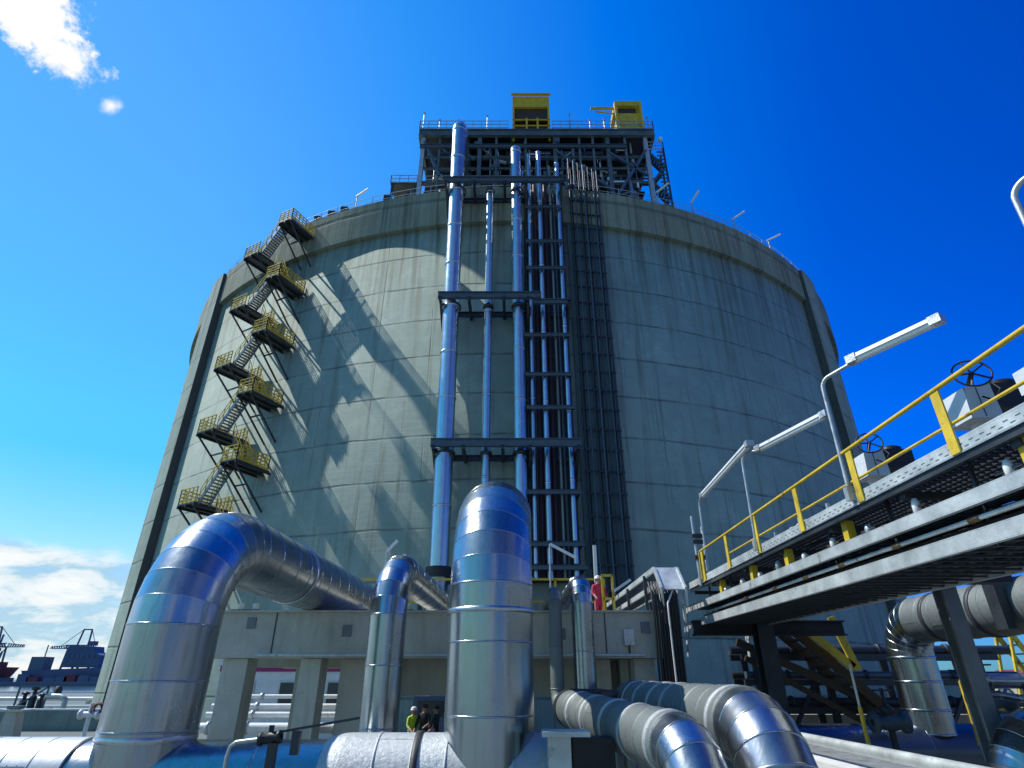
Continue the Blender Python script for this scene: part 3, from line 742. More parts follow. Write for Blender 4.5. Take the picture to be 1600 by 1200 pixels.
m = MB(); m.lathe((-1.32, 9.7, 1.34), [(.66, -.05), (.69, -.045), (.69, .045), (.66, .05)], 48, (1, 0, 0)); m.build('strap', M['dark_band'], t)
for x in (-12, -7.6, -3.6):
    s = thing('pipe_saddle', 'concrete saddle block under the header pipe', 'pipe support', (x, 9.7, 0), 'saddles under the header pipe')
    MB().b2(x - .25, x + .25, 9.1, 10.3, 0, .80).build('block', M['deckc'], s)

t = thing('clad_pipe', 'big silver pipe rising at left and bending over towards the tank', 'pipe', (-5.25, 9.7, 1.3), GF)
clad_pipe(t, [(-5.25, 9.7, 1.34), (-5.25, 9.7, 4.87), (-4.6, 36.2, 4.9), (-4.45, 36.3, 8.3)], .65, {1: 1.45, 2: 1.3}, M['alu'], sec=.78, gores=8)
m = MB(); m.lathe((-5.25, 9.7, 1.9), [(.655, 0), (.665, .02), (.665, .06), (.655, .08)], 56); m.build('joint_band', M['band'], t)
for y, x in ((13.9, -5.14), (20.8, -4.97)):
    m = MB(); m.lathe((x, y, 4.87), [(.65, -.05), (.675, -.05), (.675, .05), (.65, .05)], 48, (0.025, 1, 0)); m.build('strap', M['band'], t)
t = thing('clad_pipe', 'biggest silver pipe standing upright in the centre foreground with rounded top', 'pipe', (-.33, 9.7, .5), GF)
clad_pipe(t, [(-.33, 9.7, .45), (-.33, 9.7, 5.46), (.35, 36.2, 5.46), (.6, 36.4, 8.2)], .655, {1: 1.45, 2: 1.2}, M['alu_soft'], sec=.85, gores=8)
for z in (3.62,): 
    m = MB(); m.lathe((-.33, 9.7, z), [(.655, -.04), (.675, -.035), (.675, .035), (.655, .04)], 56); m.build('strap', M['band'], t)
t = thing('clad_pipe', 'medium silver pipe standing between the left bend and the centre pipe', 'pipe', (-2.5, 12.5, 0), GF)
clad_pipe(t, [(-2.5, 12.5, .1), (-2.5, 12.5, 4.82), (-1.75, 36.2, 4.82), (-1.72, 36.4, 8.0)], .365, {1: .98, 2: .9}, M['alu_soft'], sec=1.0, gores=6, n=44)
flange(t, (-2.5, 12.5, .25), (0, 0, 1), .36, M['galv'])
for x, y, od, zt, l in ((1.0, 14.3, .30, 4.66, 'thinner upright silver pipe before the concrete bridge'), (1.62, 14.3, .5, 4.88, 'thicker short upright silver pipe with round head before the concrete bridge')):
    t = thing('clad_pipe', l, 'pipe', (x, y, 2.2), GF)
    if od < .4:
        p = [(x, y + 7, zt - od / 2), (x, y, zt - od / 2), (x, y, 2.2), (x + .1, y - .8, 2.18), (x + .17, y - 1.36, 2.17)]
        clad_pipe(t, [p[0], p[1], p[2], p[4]], od / 2, .3, M['cloth'], sec=.9, gores=5, n=28)
    else:
        clad_pipe(t, [(x, y + 8, zt - od / 2 + .06), (x, y, zt - od / 2 + .06), (x, y, 2.3)], od / 2, .42, M['alu_soft'], sec=1.1, gores=5, n=32)
# low pipes coming to the camera
t = thing('clad_pipe', 'wrapped pipe running low towards the camera, left one of the low pair', 'pipe', (1.5, 11, 1.7), GF)
A, B, C = V((1.17, 12.94, 2.17)), V((1.9, 7.0, 2.03)), V((1.93, 6.75, .3))
clad_pipe(t, [A, B, C], .325, .62, M['cloth'], sec=.62, gores=4, n=48, bw=.07, bh=.014)
d = (B - A).normalized()
m = MB(); m.lathe(A, [(.16, -.55), (.3, -.32), (.335, -.2), (.335, .02)], 40, d); m.build('dark_collar', M['black'], t)
t = thing('clad_pipe', 'thick wrapped pipe running low towards the camera, right one of the low pair', 'pipe', (2.8, 11, 1.7), GF)
clad_pipe(t, [(2.72, 14.9, 2.24), (2.82, 7.35, 2.2), (2.86, 7.0, .2)], .41, .8, M['cloth'], sec=.62, gores=5, n=48, bw=.07, bh=.014)
m = MB(); m.lathe((2.72, 14.9, 2.24), [(.41, 0), (.4, .12), (.33, .22), (.2, .27), (.01, .28)], 40, (0, 1, 0)); m.build('rounded_end', M['cloth'], t)
for o in [o for o in COL.objects if o.parent is None and 'running low' in o.get('label', '')]:
    left = 'left one' in o['label']
    p0, p1, r_ = (A, B, .325) if left else (V((2.72, 14.9, 2.24)), V((2.82, 7.35, 2.2)), .41)
    dd = (p1 - p0).normalized(); LL = (p1 - p0).length
    for f in (1.0, 2.1, 3.3, 4.25, LL - .68 if left else LL - .9):
        m = MB(); m.lathe(p0 + dd * f, [(r_ - .01, -.05), (r_ + .018, -.04), (r_ + .018, .04), (r_ - .01, .05)], 44, dd); m.build('strap', M['wrap_lt'], o)
# polished elbows: swap material on the elbows of the low pair
for o in list(bpy.data.objects):
    if o.name.startswith('elbow') and o.parent and 'running low' in o.parent.get('label', ''):
        o.data.materials.clear(); o.data.materials.append(M['alu'])
t = thing('link_pipe', 'dark pipe joining the short upright pipe to the thick low pipe', 'pipe', (2, 14.4, 2.2))
MB().tube([(1.62, 14.3, 2.35), (1.62, 14.35, 2.42), (1.8, 14.45, 2.3), (2.1, 14.6, 2.26), (2.7, 14.95, 2.24)], .22, 20).build('shaft', M['dark'], t)
MB().lathe((1.62, 14.3, 2.42), [(.2, -.08), (.34, -.08), (.34, .08), (.2, .08)], 24).build('flange', M['dark'], t)
# support stand in front
t = thing('pipe_stand', 'pale steel stand with top plate at the foot of the centre pipe', 'pipe support', (.7, 9, 0))
MB().ibeam((.62, 9.0, 0), (.62, 9.0, 2.02), .3, .3, .03, up=(0, 1, 0)).build('post', M['galv_lt'], t)
MB().b2(.40, 1.02, 8.75, 9.25, 2.02, 2.08).build('top_plate', M['galv_lt'], t)
t = thing('junction_box', 'black box hung beside the pale pipe stand in the foreground', 'junction box', (1.1, 9, 1.7))
m = MB(); m.b2(.80, 1.35, 8.9, 9.3, 1.55, 2.0); m.build('housing', M['black'], t)
m = MB(); m.b2(.80, 1.2, 8.84, 8.9, 1.60, 1.64); m.build('hinge_bar', M['galv'], t)
# hand valve on bent tube, left foreground
t = thing('drain_valve', 'small bent steel tube with dark valve and long handle before the header pipe', 'valve', (-3.2, 8.5, 1.0))
MB().tube([(-3.55, 8.5, .4), (-3.55, 8.5, 1.84), (-3.53, 8.5, 1.94), (-3.46, 8.5, 1.985), (-3.05, 8.5, 2.03)], .026, 12).build('tube', M['galv'], t)
m = MB(); m.lathe((-3.05, 8.5, 2.03), [(.03, -.14), (.075, -.14), (.075, -.1), (.055, -.08), (.075, 0), (.055, .08), (.075, .1), (.075, .14), (.03, .14)], 16, (1, 0, .12)); m.build('valve_body', M['black'], t)
MB().bar((-3.05, 8.5, 2.03), (-3.05, 8.5, 2.17), .05).build('stem', M['black'], t)
MB().bar((-3.05, 8.5, 2.08), (-1.95, 8.5, 2.25), .045, .03).build('handle', M['dark'], t)
MB().bar((-3.0, 8.5, .4), (-3.0, 8.5, 1.98), .1, .1).build('bracket', M['dark'], t)
MB().box((-2.72, 8.5, 1.98), (.1, .08, .26)).build('clamp', M['dark'], t)

# ================================================================== WALKWAY ON THE RIGHT
wk = thing('walkway', 'raised steel walkway with yellow posts and handrail at right', 'walkway', (5.7, 10, 0))
WX0, WX1, WY0, WY1 = 4.9, 6.6, 2.6, 16.6
for x in (WX0, WX1):
    m = MB(); m.b2(x - .03, x + .03, WY0, WY1, 4.895, 5.02); m.b2(x - .03, x + .08, WY0, WY1, 5.022, 5.04); m.build('side_channel', M['slotted'], wk)
m = MB()
for k in range(int((WY1 - WY0) / .1)): m.b2(WX0 + .04, WX1 - .04, WY0 + k * .1, WY0 + k * .1 + .012, 4.94, 4.99)
for k in range(12): m.b2(WX0 + .1 + k * .135, WX0 + .112 + k * .135, WY0, WY1, 4.935, 4.985)
m.build('grating', M['dark'], wk)
for x in (WX0, WX1): MB().b2(x - .02, x + .02, WY0, WY1, 4.79, 4.893).build('shade_strip', M['dark'], wk)  # dark strip: shading under the deck edge put into its colour
MB().b2(WX0 - .045, WX0 - .032, WY0, WY1, 4.87, 4.89).build('toe_edge', M['galv'], wk)
for y in [3.4 + 1.85 * k for k in range(8)]:
    MB().b2(WX0 + .05, WX1 - .05, y, y + .12, 4.72, 4.80).build('joist', M['dark'], wk)
ys = (2.9, 4.15, 5.94, 7.85, 9.65, 11.53, 13.27, 15.1)
for y in ys:
    m = MB(); m.bar((WX0 - .05, y, 4.88), (WX0 - .05, y, 5.62), .02, .14, up=(0, 1, 0)); m.bar((WX0 - .015, y + .06, 4.88), (WX0 - .015, y + .06, 5.62), .07, .016, up=(0, 1, 0)); m.build('post', M['yellow'], wk)
MB().tube([(WX0 - .05, WY0, 5.66), (WX0 - .05, 15.2, 5.62), (WX0 - .05, 15.28, 5.55), (WX0 - .05, 15.3, 4.95)], .028, 10).build('top_rail', M['yellow'], wk)
MB().tube([(WX0 - .02, WY0, 5.22), (WX0 - .02, 13.27, 5.20)], .02, 8).build('knee_rail', M['yellow'], wk)
for y in (3.3, 5.2, 8.6, 10.7, 12.4, 14.4):
    MB().b2(WX0 + .08, WX0 + .2, y, y + .14, 4.46, 4.80).build('spacer', M['yellow_dk'], wk)
for y in (16.2, 4.0):
    for x in (6.5,):
        MB().ibeam((x, y, 0), (x, y, 4.0 if y > 5 else 3.9), .42, .42, .04, up=(0, 1, 0)).build('column', M['dark'], wk)
MB().ibeam((4.7, 16.2, 3.86), (8.6, 16.2, 3.86), .3, .36, .04).build('cross_head', M['black'], wk)
MB().ibeam((4.7, 4.0, 3.72), (7.6, 4.0, 3.72), .3, .3, .04).build('cross_head', M['black'], wk)
def tray(z, label, xs=(4.9, 6.6), y1=17.0, dz=.13):
    t = thing('cable_tray', label, 'cable tray', (5.7, 10, z), 'cable trays slung under the walkway')
    for x in xs:
        m = MB(); m.b2(x - .012, x + .012, WY0, y1, z, z + dz); m.b2(x - .012, x + .06, WY0, y1, z - .012, z - .002); m.b2(x - .012, x + .06, WY0, y1, z + dz + .002, z + dz + .012); m.build('side_rail', M['galv_lt'], t)
    m = MB()
    for k in range(int((y1 - WY0) / .3)): m.b2(xs[0] + .02, xs[1] - .02, WY0 + k * .3, WY0 + k * .3 + .04, z + .005, z + .03)
    m.build('rung_bed', M['dark'], t)
    # curved down end
    for x in xs:
        m = MB(); p = [(x, y1, z + dz / 2), (x, y1 + .35, z + .02), (x, y1 + .6, z - .25), (x, y1 + .7, z - .7)]
        for a, b in zip(p[:-1], p[1:]): m.bar(a, b, .03, dz)
        m.build('end_bend', M['galv_lt'], t)
    return t
tray(4.35, 'upper cable tray with pale side rail directly under the yellow railed walkway')
tray(3.94, 'lowest cable tray with pale side rail under the walkway', dz=.15)
random.seed(3)
for z, l in ((4.385, 'bundle of dark cables lying in the upper tray'), (3.975, 'bundle of dark cables lying in the lowest tray')):
    t = thing('cable_bundle', l, 'cables', (5.7, 10, z))
    for k in range(14):
        x = 5.0 + k * .115; pts = [(x + random.uniform(-.02, .02), WY0 + .2 + j * 1.55, z + .03 + random.uniform(0, .05)) for j in range(10)]
        MB().tube(pts, random.choice((.025, .035, .045)), 8).build('cable', M[random.choice(('black', 'black', 'dark', 'brown'))], t)
t = thing('drip_pan', 'long dark closed pan between the lower trays', 'pan', (5.7, 10, 4.2)); MB().b2(5.1, 6.45, WY0, 16.4, 4.15, 4.2).build('plate', M['black'], t)
for y in [3.0 + 1.6 * k for k in range(9)]: MB().bar((5.15, y, 3.95), (5.15, y, 4.9), .04).build('hanger', M['dark'], t)
t = thing('conduit_pipe', 'thin pale conduit with brass fittings between the two trays', 'pipe', (5.2, 10, 4.2))
MB().tube([(5.0, WY0, 4.23), (5.0, 10, 4.23), (5.05, 16, 4.23)], .028, 8).build('shaft', M['galv_lt'], t)
for y in (6.2, 7.6, 9.0, 10.2, 11.5, 13): MB().lathe((5.0, y, 4.23), [(.02, -.08), (.04, -.08), (.04, .08), (.02, .08)], 10, (0, 1, 0)).build('fitting', M['brass'], t)
random.seed(5)
for k, (y, h) in enumerate(((4.6, .12), (5.6, .2), (7.1, .22), (8.2, .16), (9.2, .18), (10.2, .14), (11.3, .2), (12.2, .14), (13.2, .16), (14.3, .12))):
    t = thing('tray_fitting', 'small pale pipe fitting on the upper tray under the walkway', 'fitting', (5.05, y, 4.49), 'small fittings on the upper tray')
    MB().lathe((5.05, y, 4.49), [(.03, 0), (.05, 0), (.05, h * .7), (.03, h), (.01, h)], 10).build('body', M['white' if k % 3 else 'galv'], t)
    MB().bar((5.05, y - .18, 4.49 + h * .5), (5.05, y + .18, 4.49 + h * .5), .03).build('bar', M['dark' if k % 2 else 'brass'], t)

# cable rack at the far end, bending down
t = thing('cable_tray', 'pale two-level cable tray that bends down over the bridge end', 'cable tray', (4.2, 18, 4.9))
for z, x0, x1, y0 in ((5.2, 3.75, 4.35, 15.75), (4.82, 3.8, 4.3, 15.9)):
    for x in (x0, x1):
        MB().b2(x - .03, x + .03, y0, 24.4, z, z + .13).build('side_rail', M['galv_lt'], t)
        m = MB(); p = [(x, y0, z + .065), (x, y0 - .55, z - .5), (x, y0 - .5, z - .9)]
        for a, b in zip(p[:-1], p[1:]): m.bar(a, b, .05, .12)
        m.build('drop_rail', M['galv_lt'], t)
    m = MB()
    for k in range(28): m.b2(x0 + .03, x1 - .03, y0 + k * .3, y0 + k * .3 + .05, z + .02, z + .05)
    m.build('rung_bed', M['dark'], t)
m = MB(); m.bar((4.05, 15.78, 5.30), (4.05, 15.18, 4.68), .62, .03, up=(0, 0, 1)); m.build('cover_plate', M['galv_lt'], t)
for y in (16.8, 19.4, 22.4):
    for x in (3.7, 4.4): MB().bar((x, y, 4.25), (x, y, 5.25), .08).build('hanger', M['dark'], t)
t = thing('cable_bundle', 'black cables hanging from the bent tray end with one white cable', 'cables', (3.9, 15.2, 2.7))
for k in range(9):
    x = 3.5 + k * .075; MB().tube([(x, 15.5, 4.9), (x, 15.25, 4.62), (x, 15.18, 4.2), (x - .02, 15.2, 3.2), (x - .02, 15.25, .3)], .03, 8).build('cable', M['black'], t)
MB().tube([(4.08, 15.3, 4.75), (3.84, 15.1, 4.35), (3.83, 15.08, 4.1), (3.82, 15.05, 2.6), (3.82, 15.05, .3)], .022, 8).build('cable', M['white'], t, 'white cable')

# fluorescent lamps on bent poles
def lamp(base, top, f0, f1, label):
    t = thing('walkway_lamp', label, 'lamp', base, 'bent pole lamps along the walkway')
    base, top, f0, f1 = V(base), V(top), V(f0), V(f1)
    d = (f1 - f0).normalized()
    P, _ = arc_pts(V((top.x, top.y, f0.z)), V((0, 0, 1)), d, .16, 6)
    MB().tube([base] + P + [f0 + d * .1], .028, 10).build('pole', M['galv'], t)
    s = V((0, 0, 1)).cross(d).normalized()
    m = MB(); c = [f0 + s * .07 + V((0, 0, .02)), f0 + s * .05 + V((0, 0, .085)), f0 - s * .05 + V((0, 0, .085)), f0 - s * .07 + V((0, 0, .02))]
    m.prism(c, f1 - f0); m.build('housing', M['grey'], t)
    m = MB(); m.tube([f0 + d * .04 + V((0, 0, .0)), f1 - d * .04 + V((0, 0, .0))], [.052, .052], 16); m.build('diffuser', M['tube'], t)
    for q in (f0, f1): MB().box(q + V((0, 0, .03)), (.15, .15, .12), d.to_track_quat('X', 'Z').to_matrix()).build('end_cap', M['galv'], t)
    m = MB(); m.box(base + V((-.0, 0, .1)), (.1, .1, .2)); m.build('base_clamp', M['galv'], t)
    return t
lamp((4.83, 8.05, 4.95), (4.83, 8.0, 6.82), (5.03, 7.40, 6.86), (5.58, 6.36, 6.86), 'nearest full lamp against blue sky on a bent pole by the walkway')
lamp((4.83, 11.6, 4.95), (4.83, 11.5, 6.82), (5.06, 11.1, 6.86), (5.58, 9.39, 6.86), 'middle bent pole lamp seen against the concrete tank')
lamp((4.95, 15.1, 4.9), (4.95, 15.0, 6.85), (4.94, 14.6, 6.9), (4.80, 10.95, 6.9), 'farthest walkway lamp, steeply foreshortened before the tank')
lamp((4.95, 4.3, 4.95), (4.95, 4.22, 7.05), (5.15, 3.9, 7.05), (5.7, 2.8, 7.05), 'cropped bent lamp pole at the right picture edge')
t = thing('pole_cluster', 'pair of thin instrument poles with dark clamps at the far walkway end', 'pole', (4.85, 15.4, 5))
for x, y in ((4.82, 15.4), (5.08, 15.5)):
    MB().tube([(x, y, 4.8), (x, y, 6.6 - (x - 4.8))], .04, 8).build('pole', M['galv'], t)
for z in (5.9, 6.05, 5.5): MB().box((4.9, 15.38, z), (.3, .12, .1)).build('clamp', M['dark'], t)

# valve actuators with handwheels
def actuator(x, y, z, s, label):
    t = thing('valve_actuator', label, 'valve', (x, y, z - .7), 'grey valve actuators with handwheels beyond the railing')
    m = MB(); m.prism([(x - .16 * s, y, z - .05), (x + .24 * s, y, z - .05), (x + .22 * s, y, z + .42 * s), (x - .13 * s, y, z + .36 * s)], (0, .42 * s, 0)); m.build('housing', M['grey'], t)
    m = MB(); m.b2(x + .02, x + .03, y - .006, y - .001, z - .03, z + .36 * s); m.build('seam', M['dark'], t)
    m = MB(); m.b2(x + .25 * s, x + .75 * s, y + .02, y + .4 * s, z + .1 * s, z + .44 * s); m.build('motor', M['black'], t)
    m = MB(); m.lathe((x + .5 * s, y + .2, z + .44 * s), [(.18 * s, 0), (.18 * s, .06), (.1 * s, .1), (.01, .1)], 16); m.build('motor_cap', M['black'], t)
    c = V((x - .1 * s, y - .18, z + .47 * s)); nrm = V((-.35, -.9, .25)).normalized(); a, b = frame(nrm); rr = .20 * s
    m = MB(); m.tube([c + a * (rr * math.cos(k * math.pi / 16)) + b * (rr * math.sin(k * math.pi / 16)) for k in range(33)], .012, 8, cap=False)
    for k in range(5): q = k * 2 * math.pi / 5; m.bar(c, c + (a * math.cos(q) + b * math.sin(q)) * rr, .02)
    m.tube([c, c - nrm * .2], .03, 8); m.build('handwheel', M['black'], t)
    m = MB(); m.tube([(x + .22 * s, y - .02, z + .44 * s), (x + .25 * s, y - .1, z + .3 * s), (x + .12 * s, y - .1, z + .14 * s), (x, y - .08, z + .2 * s)], .012, 6); m.build('cable', M['black'], t)
    m = MB(); m.lathe((x + .05, y + .2, z - .75), [(.08, 0), (.08, .3), (.14, .32), (.14, .4), (.09, .42), (.09, .7), (.16, .7)], 16); m.build('stem', M['white'], t)
    m = MB(); m.lathe((x + .42 * s, y + .1, z - .5), [(.01, 0), (.1, .02), (.1, .3), (.13, .3), (.13, .36), (.06, .42), (.06, .5)], 16); m.build('bonnet', M['white'], t)
    return t
actuator(6.05, 6.75, 5.72, 1.05, 'larger grey actuator box with black handwheel near the right picture edge')
actuator(6.0, 9.1, 5.72, .95, 'smaller grey actuator box with handwheel before the right side of the tank')
t = thing('gauge_box', 'pale grey instrument box at the right picture edge above the railing', 'instrument', (6.1, 5.9, 5.6)); MB().b2(6.0, 6.4, 5.8, 6.1, 5.66, 5.95).build('housing', M['grey'], t); MB().bar((6.2, 5.95, 5.0), (6.2, 5.95, 5.66), .06).build('post', M['galv'], t)
for k, (x, y, z) in enumerate(((5.5, 9.9, 5.1), (5.45, 10.9, 5.1), (5.4, 11.9, 5.05))):
    t = thing('pipe_spool', ('small silver pipe spool with flanges on the walkway, nearest of three', 'small silver pipe spool with flanges on the walkway, middle of three', 'small silver pipe spool with flanges on the walkway, farthest of three')[k], 'pipe', (x, y, z), 'silver spools on the walkway')
    MB().tube([(x, y - .35, z + .12), (x, y + .35, z + .12)], .05, 12).build('shaft', M['galv'], t)
    for q in (-.3, 0, .3): MB().lathe((x, y + q, z + .12), [(.04, -.03), (.1, -.03), (.1, .03), (.04, .03)], 12, (0, 1, 0)).build('flange', M['galv_lt'], t)
    MB().bar((x, y, z - .1), (x, y, z + .32), .05).build('stem', M['galv'], t)

# ================================================================== RIGHT SIDE BELOW THE WALKWAY
GQ = 'clad pipes under the walkway'
t = thing('clad_pipe', 'large grey wrapped pipe passing under the walkway and turning down', 'pipe', (10.3, 16.3, 1.6), GQ)
clad_pipe(t, [(10.3, 1.5, 4.02), (10.3, 16.45, 4.02), (10.3, 16.45, 1.5)], .53, .85, M['alu_soft'], sec=.55, gores=6, n=48, bw=.06, bh=.012)
for y in (11.0, 13.2, 14.8):
    m = MB(); m.lathe((10.3, y, 4.02), [(.525, -.06), (.555, -.055), (.555, .055), (.525, .06)], 44, (0, 1, 0)); m.build('strap', M['dark_band'], t)
for o in list(bpy.data.objects):
    if o.parent == t and o.name.startswith('straight') and o.bound_box[6][1] - o.bound_box[0][1] > 5:
        o.data.materials.clear(); o.data.materials.append(M['cloth'])
t = thing('clad_pipe', 'dark polished drum pipe lying low under the large downturned pipe', 'pipe', (9, 16.4, 1.1), GQ)
clad_pipe(t, [(6.9, 16.45, 1.15), (13, 16.45, 1.15)], .56, .8, M['drum'], sec=1.6, n=48)
m = MB(); m.lathe((6.9, 16.45, 1.15), [(.56, 0), (.52, -.15), (.35, -.28), (.01, -.33)], 40, (1, 0, 0)); m.build('dished_end', M['drum'], t)
t = thing('clad_pipe', 'polished pipe turning down at the lower right picture edge', 'pipe', (7.2, 9.5, .3), GQ)
clad_pipe(t, [(13, 9.5, 1.95), (7.05, 9.5, 1.95), (7.05, 9.5, .0)], .40, .55, M['alu'], sec=1.2, gores=6, n=48)
t = thing('small_pipe', 'upper thin silver pipe with upright elbow at the right edge', 'pipe', (8, 11, 2.6), 'thin pipes at the right edge')
clad_pipe(t, [(14, 11, 2.66), (7.9, 11, 2.66), (7.9, 11, 3.1)], .115, .18, M['alu'], sec=.5, gores=4, n=24)
t = thing('small_pipe', 'lower thin silver pipe at the right edge above the polished bend', 'pipe', (8, 11, 2.4), 'thin pipes at the right edge')
clad_pipe(t, [(14, 11.02, 2.40), (8.5, 11.02, 2.40), (8.2, 11.02, 2.45), (7.8, 11.02, 2.45)], .06, .15, M['alu'], sec=.9, gores=3, n=20)
t = thing('steel_column', 'grey steel column standing before the large wrapped pipe', 'column', (7.25, 10, 0))
MB().ibeam((7.12, 10.0, 0), (7.12, 10.0, 4.1), .24, .26, .03, up=(0, 1, 0))  .build('shaft', M['steelmid'], t)
MB().ibeam((6.4, 10.0, 3.8), (9.6, 10.0, 3.8), .2, .22, .02).build('beam', M['black'], t) if False else None
MB().b2(6.4, 8.2, 9.85, 10.15, 4.1, 4.3).build('head_beam', M['black'], t)
t = thing('pipe_hanger', 'dark hanger bracket hugging the large wrapped pipe', 'pipe support', (10.0, 12.0, 0))
MB().b2(9.55, 9.72, 12.0, 12.3, 3.55, 4.8).build('shaft', M['dark'], t); MB().b2(9.5, 11.1, 12.0, 12.35, 4.65, 4.85).build('head_beam', M['dark'], t)
# pale tray brackets beyond the walkway
t = thing('cable_tray', 'broken pale tray edge seen under the walkway above the wrapped pipe', 'cable tray', (7.6, 9, 4.1))
for y0, y1 in ((15.9, 14.2), (13.5, 11.8), (11.4, 9.6), (9.3, 7.5), (7.2, 4.5)):
    m = MB(); m.b2(7.6, 7.66, y1, y0, 4.13, 4.30)
    for k in range(int((y0 - y1) / .22)): m.b2(7.55, 7.6, y1 + k * .22, y1 + k * .22 + .1, 4.16, 4.24)
    m.build('side_rail', M['galv_lt'], t)
MB().b2(6.65, 7.58, 3, 16, 4.22, 4.26).build('bed', M['black'], t)
# yellow stair under the walkway
t = thing('access_stair', 'yellow steel stair descending under the far end of the walkway', 'stair', (8, 17, 0))
m = MB()
for y in (17.2, 18.1): m.bar((7.5, y, 4.1), (10.6, y, 1.2), .06, .26)
m.build('stringer', M['brown'], t)
m = MB()
for k in range(14): f = k / 13; m.box((7.5 + 3.1 * f, 17.65, 4.1 - 2.9 * f), (.26, .86, .04))
m.build('tread', M['brown'], t)
m = MB(); m.bar((7.55, 17.0, 4.3), (9.05, 17.0, 2.95), .06, .22); m.build('brace', M['yellow'], t)
m = MB(); m.bar((8.75, 17.0, 4.2), (9.15, 17.0, 2.9), .06, .2); m.build('brace', M['yellow'], t)
m = MB(); m.bar((6.2, 17.4, 3.6), (9.6, 17.4, 2.1), .08, .2); m.bar((6.4, 17.5, 3.2), (9.4, 17.5, 1.6), .08, .14); m.build('lower_stringer', M['brown'], t)
t = thing('marker_post', 'thin pale post with yellow foot standing right of the walkway column', 'post', (6.85, 13, 0))
MB().tube([(6.85, 13, .6), (6.85, 13, 2.95)], .025, 8).build('shaft', M['galv_lt'], t); MB().tube([(6.85, 13, 0), (6.85, 13, 2.2)], .04, 8).build('sleeve', M['yellow'], t)
# low duct lines at the bottom right
t = thing('duct_line', 'pair of long pale ducts running to the camera at the bottom right', 'duct', (5, 8, 0))
MB().tube([(4.98, 3.5, 1.80), (4.98, 13.5, 1.80)], .075, 14).build('pipe', M['galv_lt'], t)
MB().b2(4.75, 5.2, 3.5, 12.8, 1.40, 1.56).build('cover', M['white'], t)
MB().b2(5.25, 6.3, 3.5, 13.4, 1.50, 1.54).build('plate', M['galv'], t)
for y in (5, 8, 11): MB().b2(4.9, 5.1, y, y + .1, 0, 1.4).build('stand', M['dark'], t)
t = thing('low_slab', 'low pale concrete ledge before the foot of the tank', 'ledge', (9, 20, 0)); MB().b2(5.4, 14, 19.6, 20.2, 0, 1.75).build('block', M['deckc'], t)
t = thing('pipe_rack', 'dark steel rack crowded with pipes under the far end of the walkway', 'rack', (9, 18.8, 0))
for x in (7.0, 9.0, 11.2, 13.4):
    for y in (18.4, 19.3): MB().bar((x, y, 0), (x, y, 3.3), .16).build('post', M['dark'], t)
for z in (1.9, 2.6, 3.25):
    for y in (18.4, 19.3): MB().bar((6.6, y, z), (14, y, z), .12, .16).build('beam', M['dark'], t)
MB().bar((7, 18.35, .4), (9, 18.35, 3.2), .09).build('brace', M['dark'], t); MB().bar((11.2, 18.35, .4), (13.4, 18.35, 3.2), .09).build('brace', M['dark'], t)
random.seed(17)
for k in range(7):
    z = (2.08, 2.78, 3.42)[k % 3]; y = 18.55 + .22 * (k // 3); r = random.choice((.07, .1, .12))
    p = thing('rack_pipe', 'slim pipe lying on the dark rack under the far walkway end', 'pipe', (9, y, z), 'slim pipes on the dark rack')
    MB().tube([(6.2 + random.uniform(0, .8), y, z + r - .1), (14.5, y, z + r - .1)], r, 12).build('shaft', M[random.choice(('bluegrey', 'steelmid', 'dark', 'galv'))], p)
    for x in (8.2, 10.4, 12.6): MB().lathe((x + random.uniform(-.4, .4), y, z + r - .1), [(r, -.04), (r + .05, -.04), (r + .05, .04), (r, .04)], 12, (1, 0, 0)).build('flange', M['dark'], p)
for k, (x, y, z, l) in enumerate(((8.35, 10.6, 2.0, 'small dark valve with stem above the polished bend at lower right'), (8.9, 12.2, 2.35, 'dark flanged valve between the column and the right edge'), (7.7, 13.6, 1.9, 'dark valve beside the thin marker post'))):
    t = thing('gate_valve', l, 'valve', (x, y, z - .5))
    MB().lathe((x, y, z), [(.06, -.35), (.2, -.35), (.2, -.28), (.12, -.24), (.17, 0), (.12, .24), (.2, .28), (.2, .35), (.06, .35)], 18, (1, 0, 0)).build('body', M['bluegrey'], t)
    MB().lathe((x, y, z), [(.09, .1), (.13, .22), (.13, .27), (.035, .3), (.035, .62)], 12).build('bonnet', M['dark'], t)
    m = MB(); m.tube([(x + .17 * math.cos(a * math.pi / 10), y + .17 * math.sin(a * math.pi / 10), z + .58) for a in range(21)], .016, 6, cap=False)
    for a in range(4): m.bar((x, y, z + .58), (x + .17 * math.cos(a * math.pi / 2), y + .17 * math.sin(a * math.pi / 2), z + .58), .02)
    m.build('handwheel', M['dark'], t)
    MB().bar((x, y, 0), (x, y, z - .12), .09).build('stand', M['dark'], t)
t = thing('guard_rail', 'yellow guard rail low behind the thin pipes at the right edge', 'guard rail', (11.5, 13.5, 0))
m = MB(); railing(m, [(9.4, 13.6, 1.5), (14, 13.6, 1.5)], 1.15, thick=.05); m.build('rail', M['yellow'], t)
for x in (9.5, 12, 13.9): MB().bar((x, 13.6, 0), (x, 13.6, 1.5), .07).build('post', M['yellow_dk'], t)
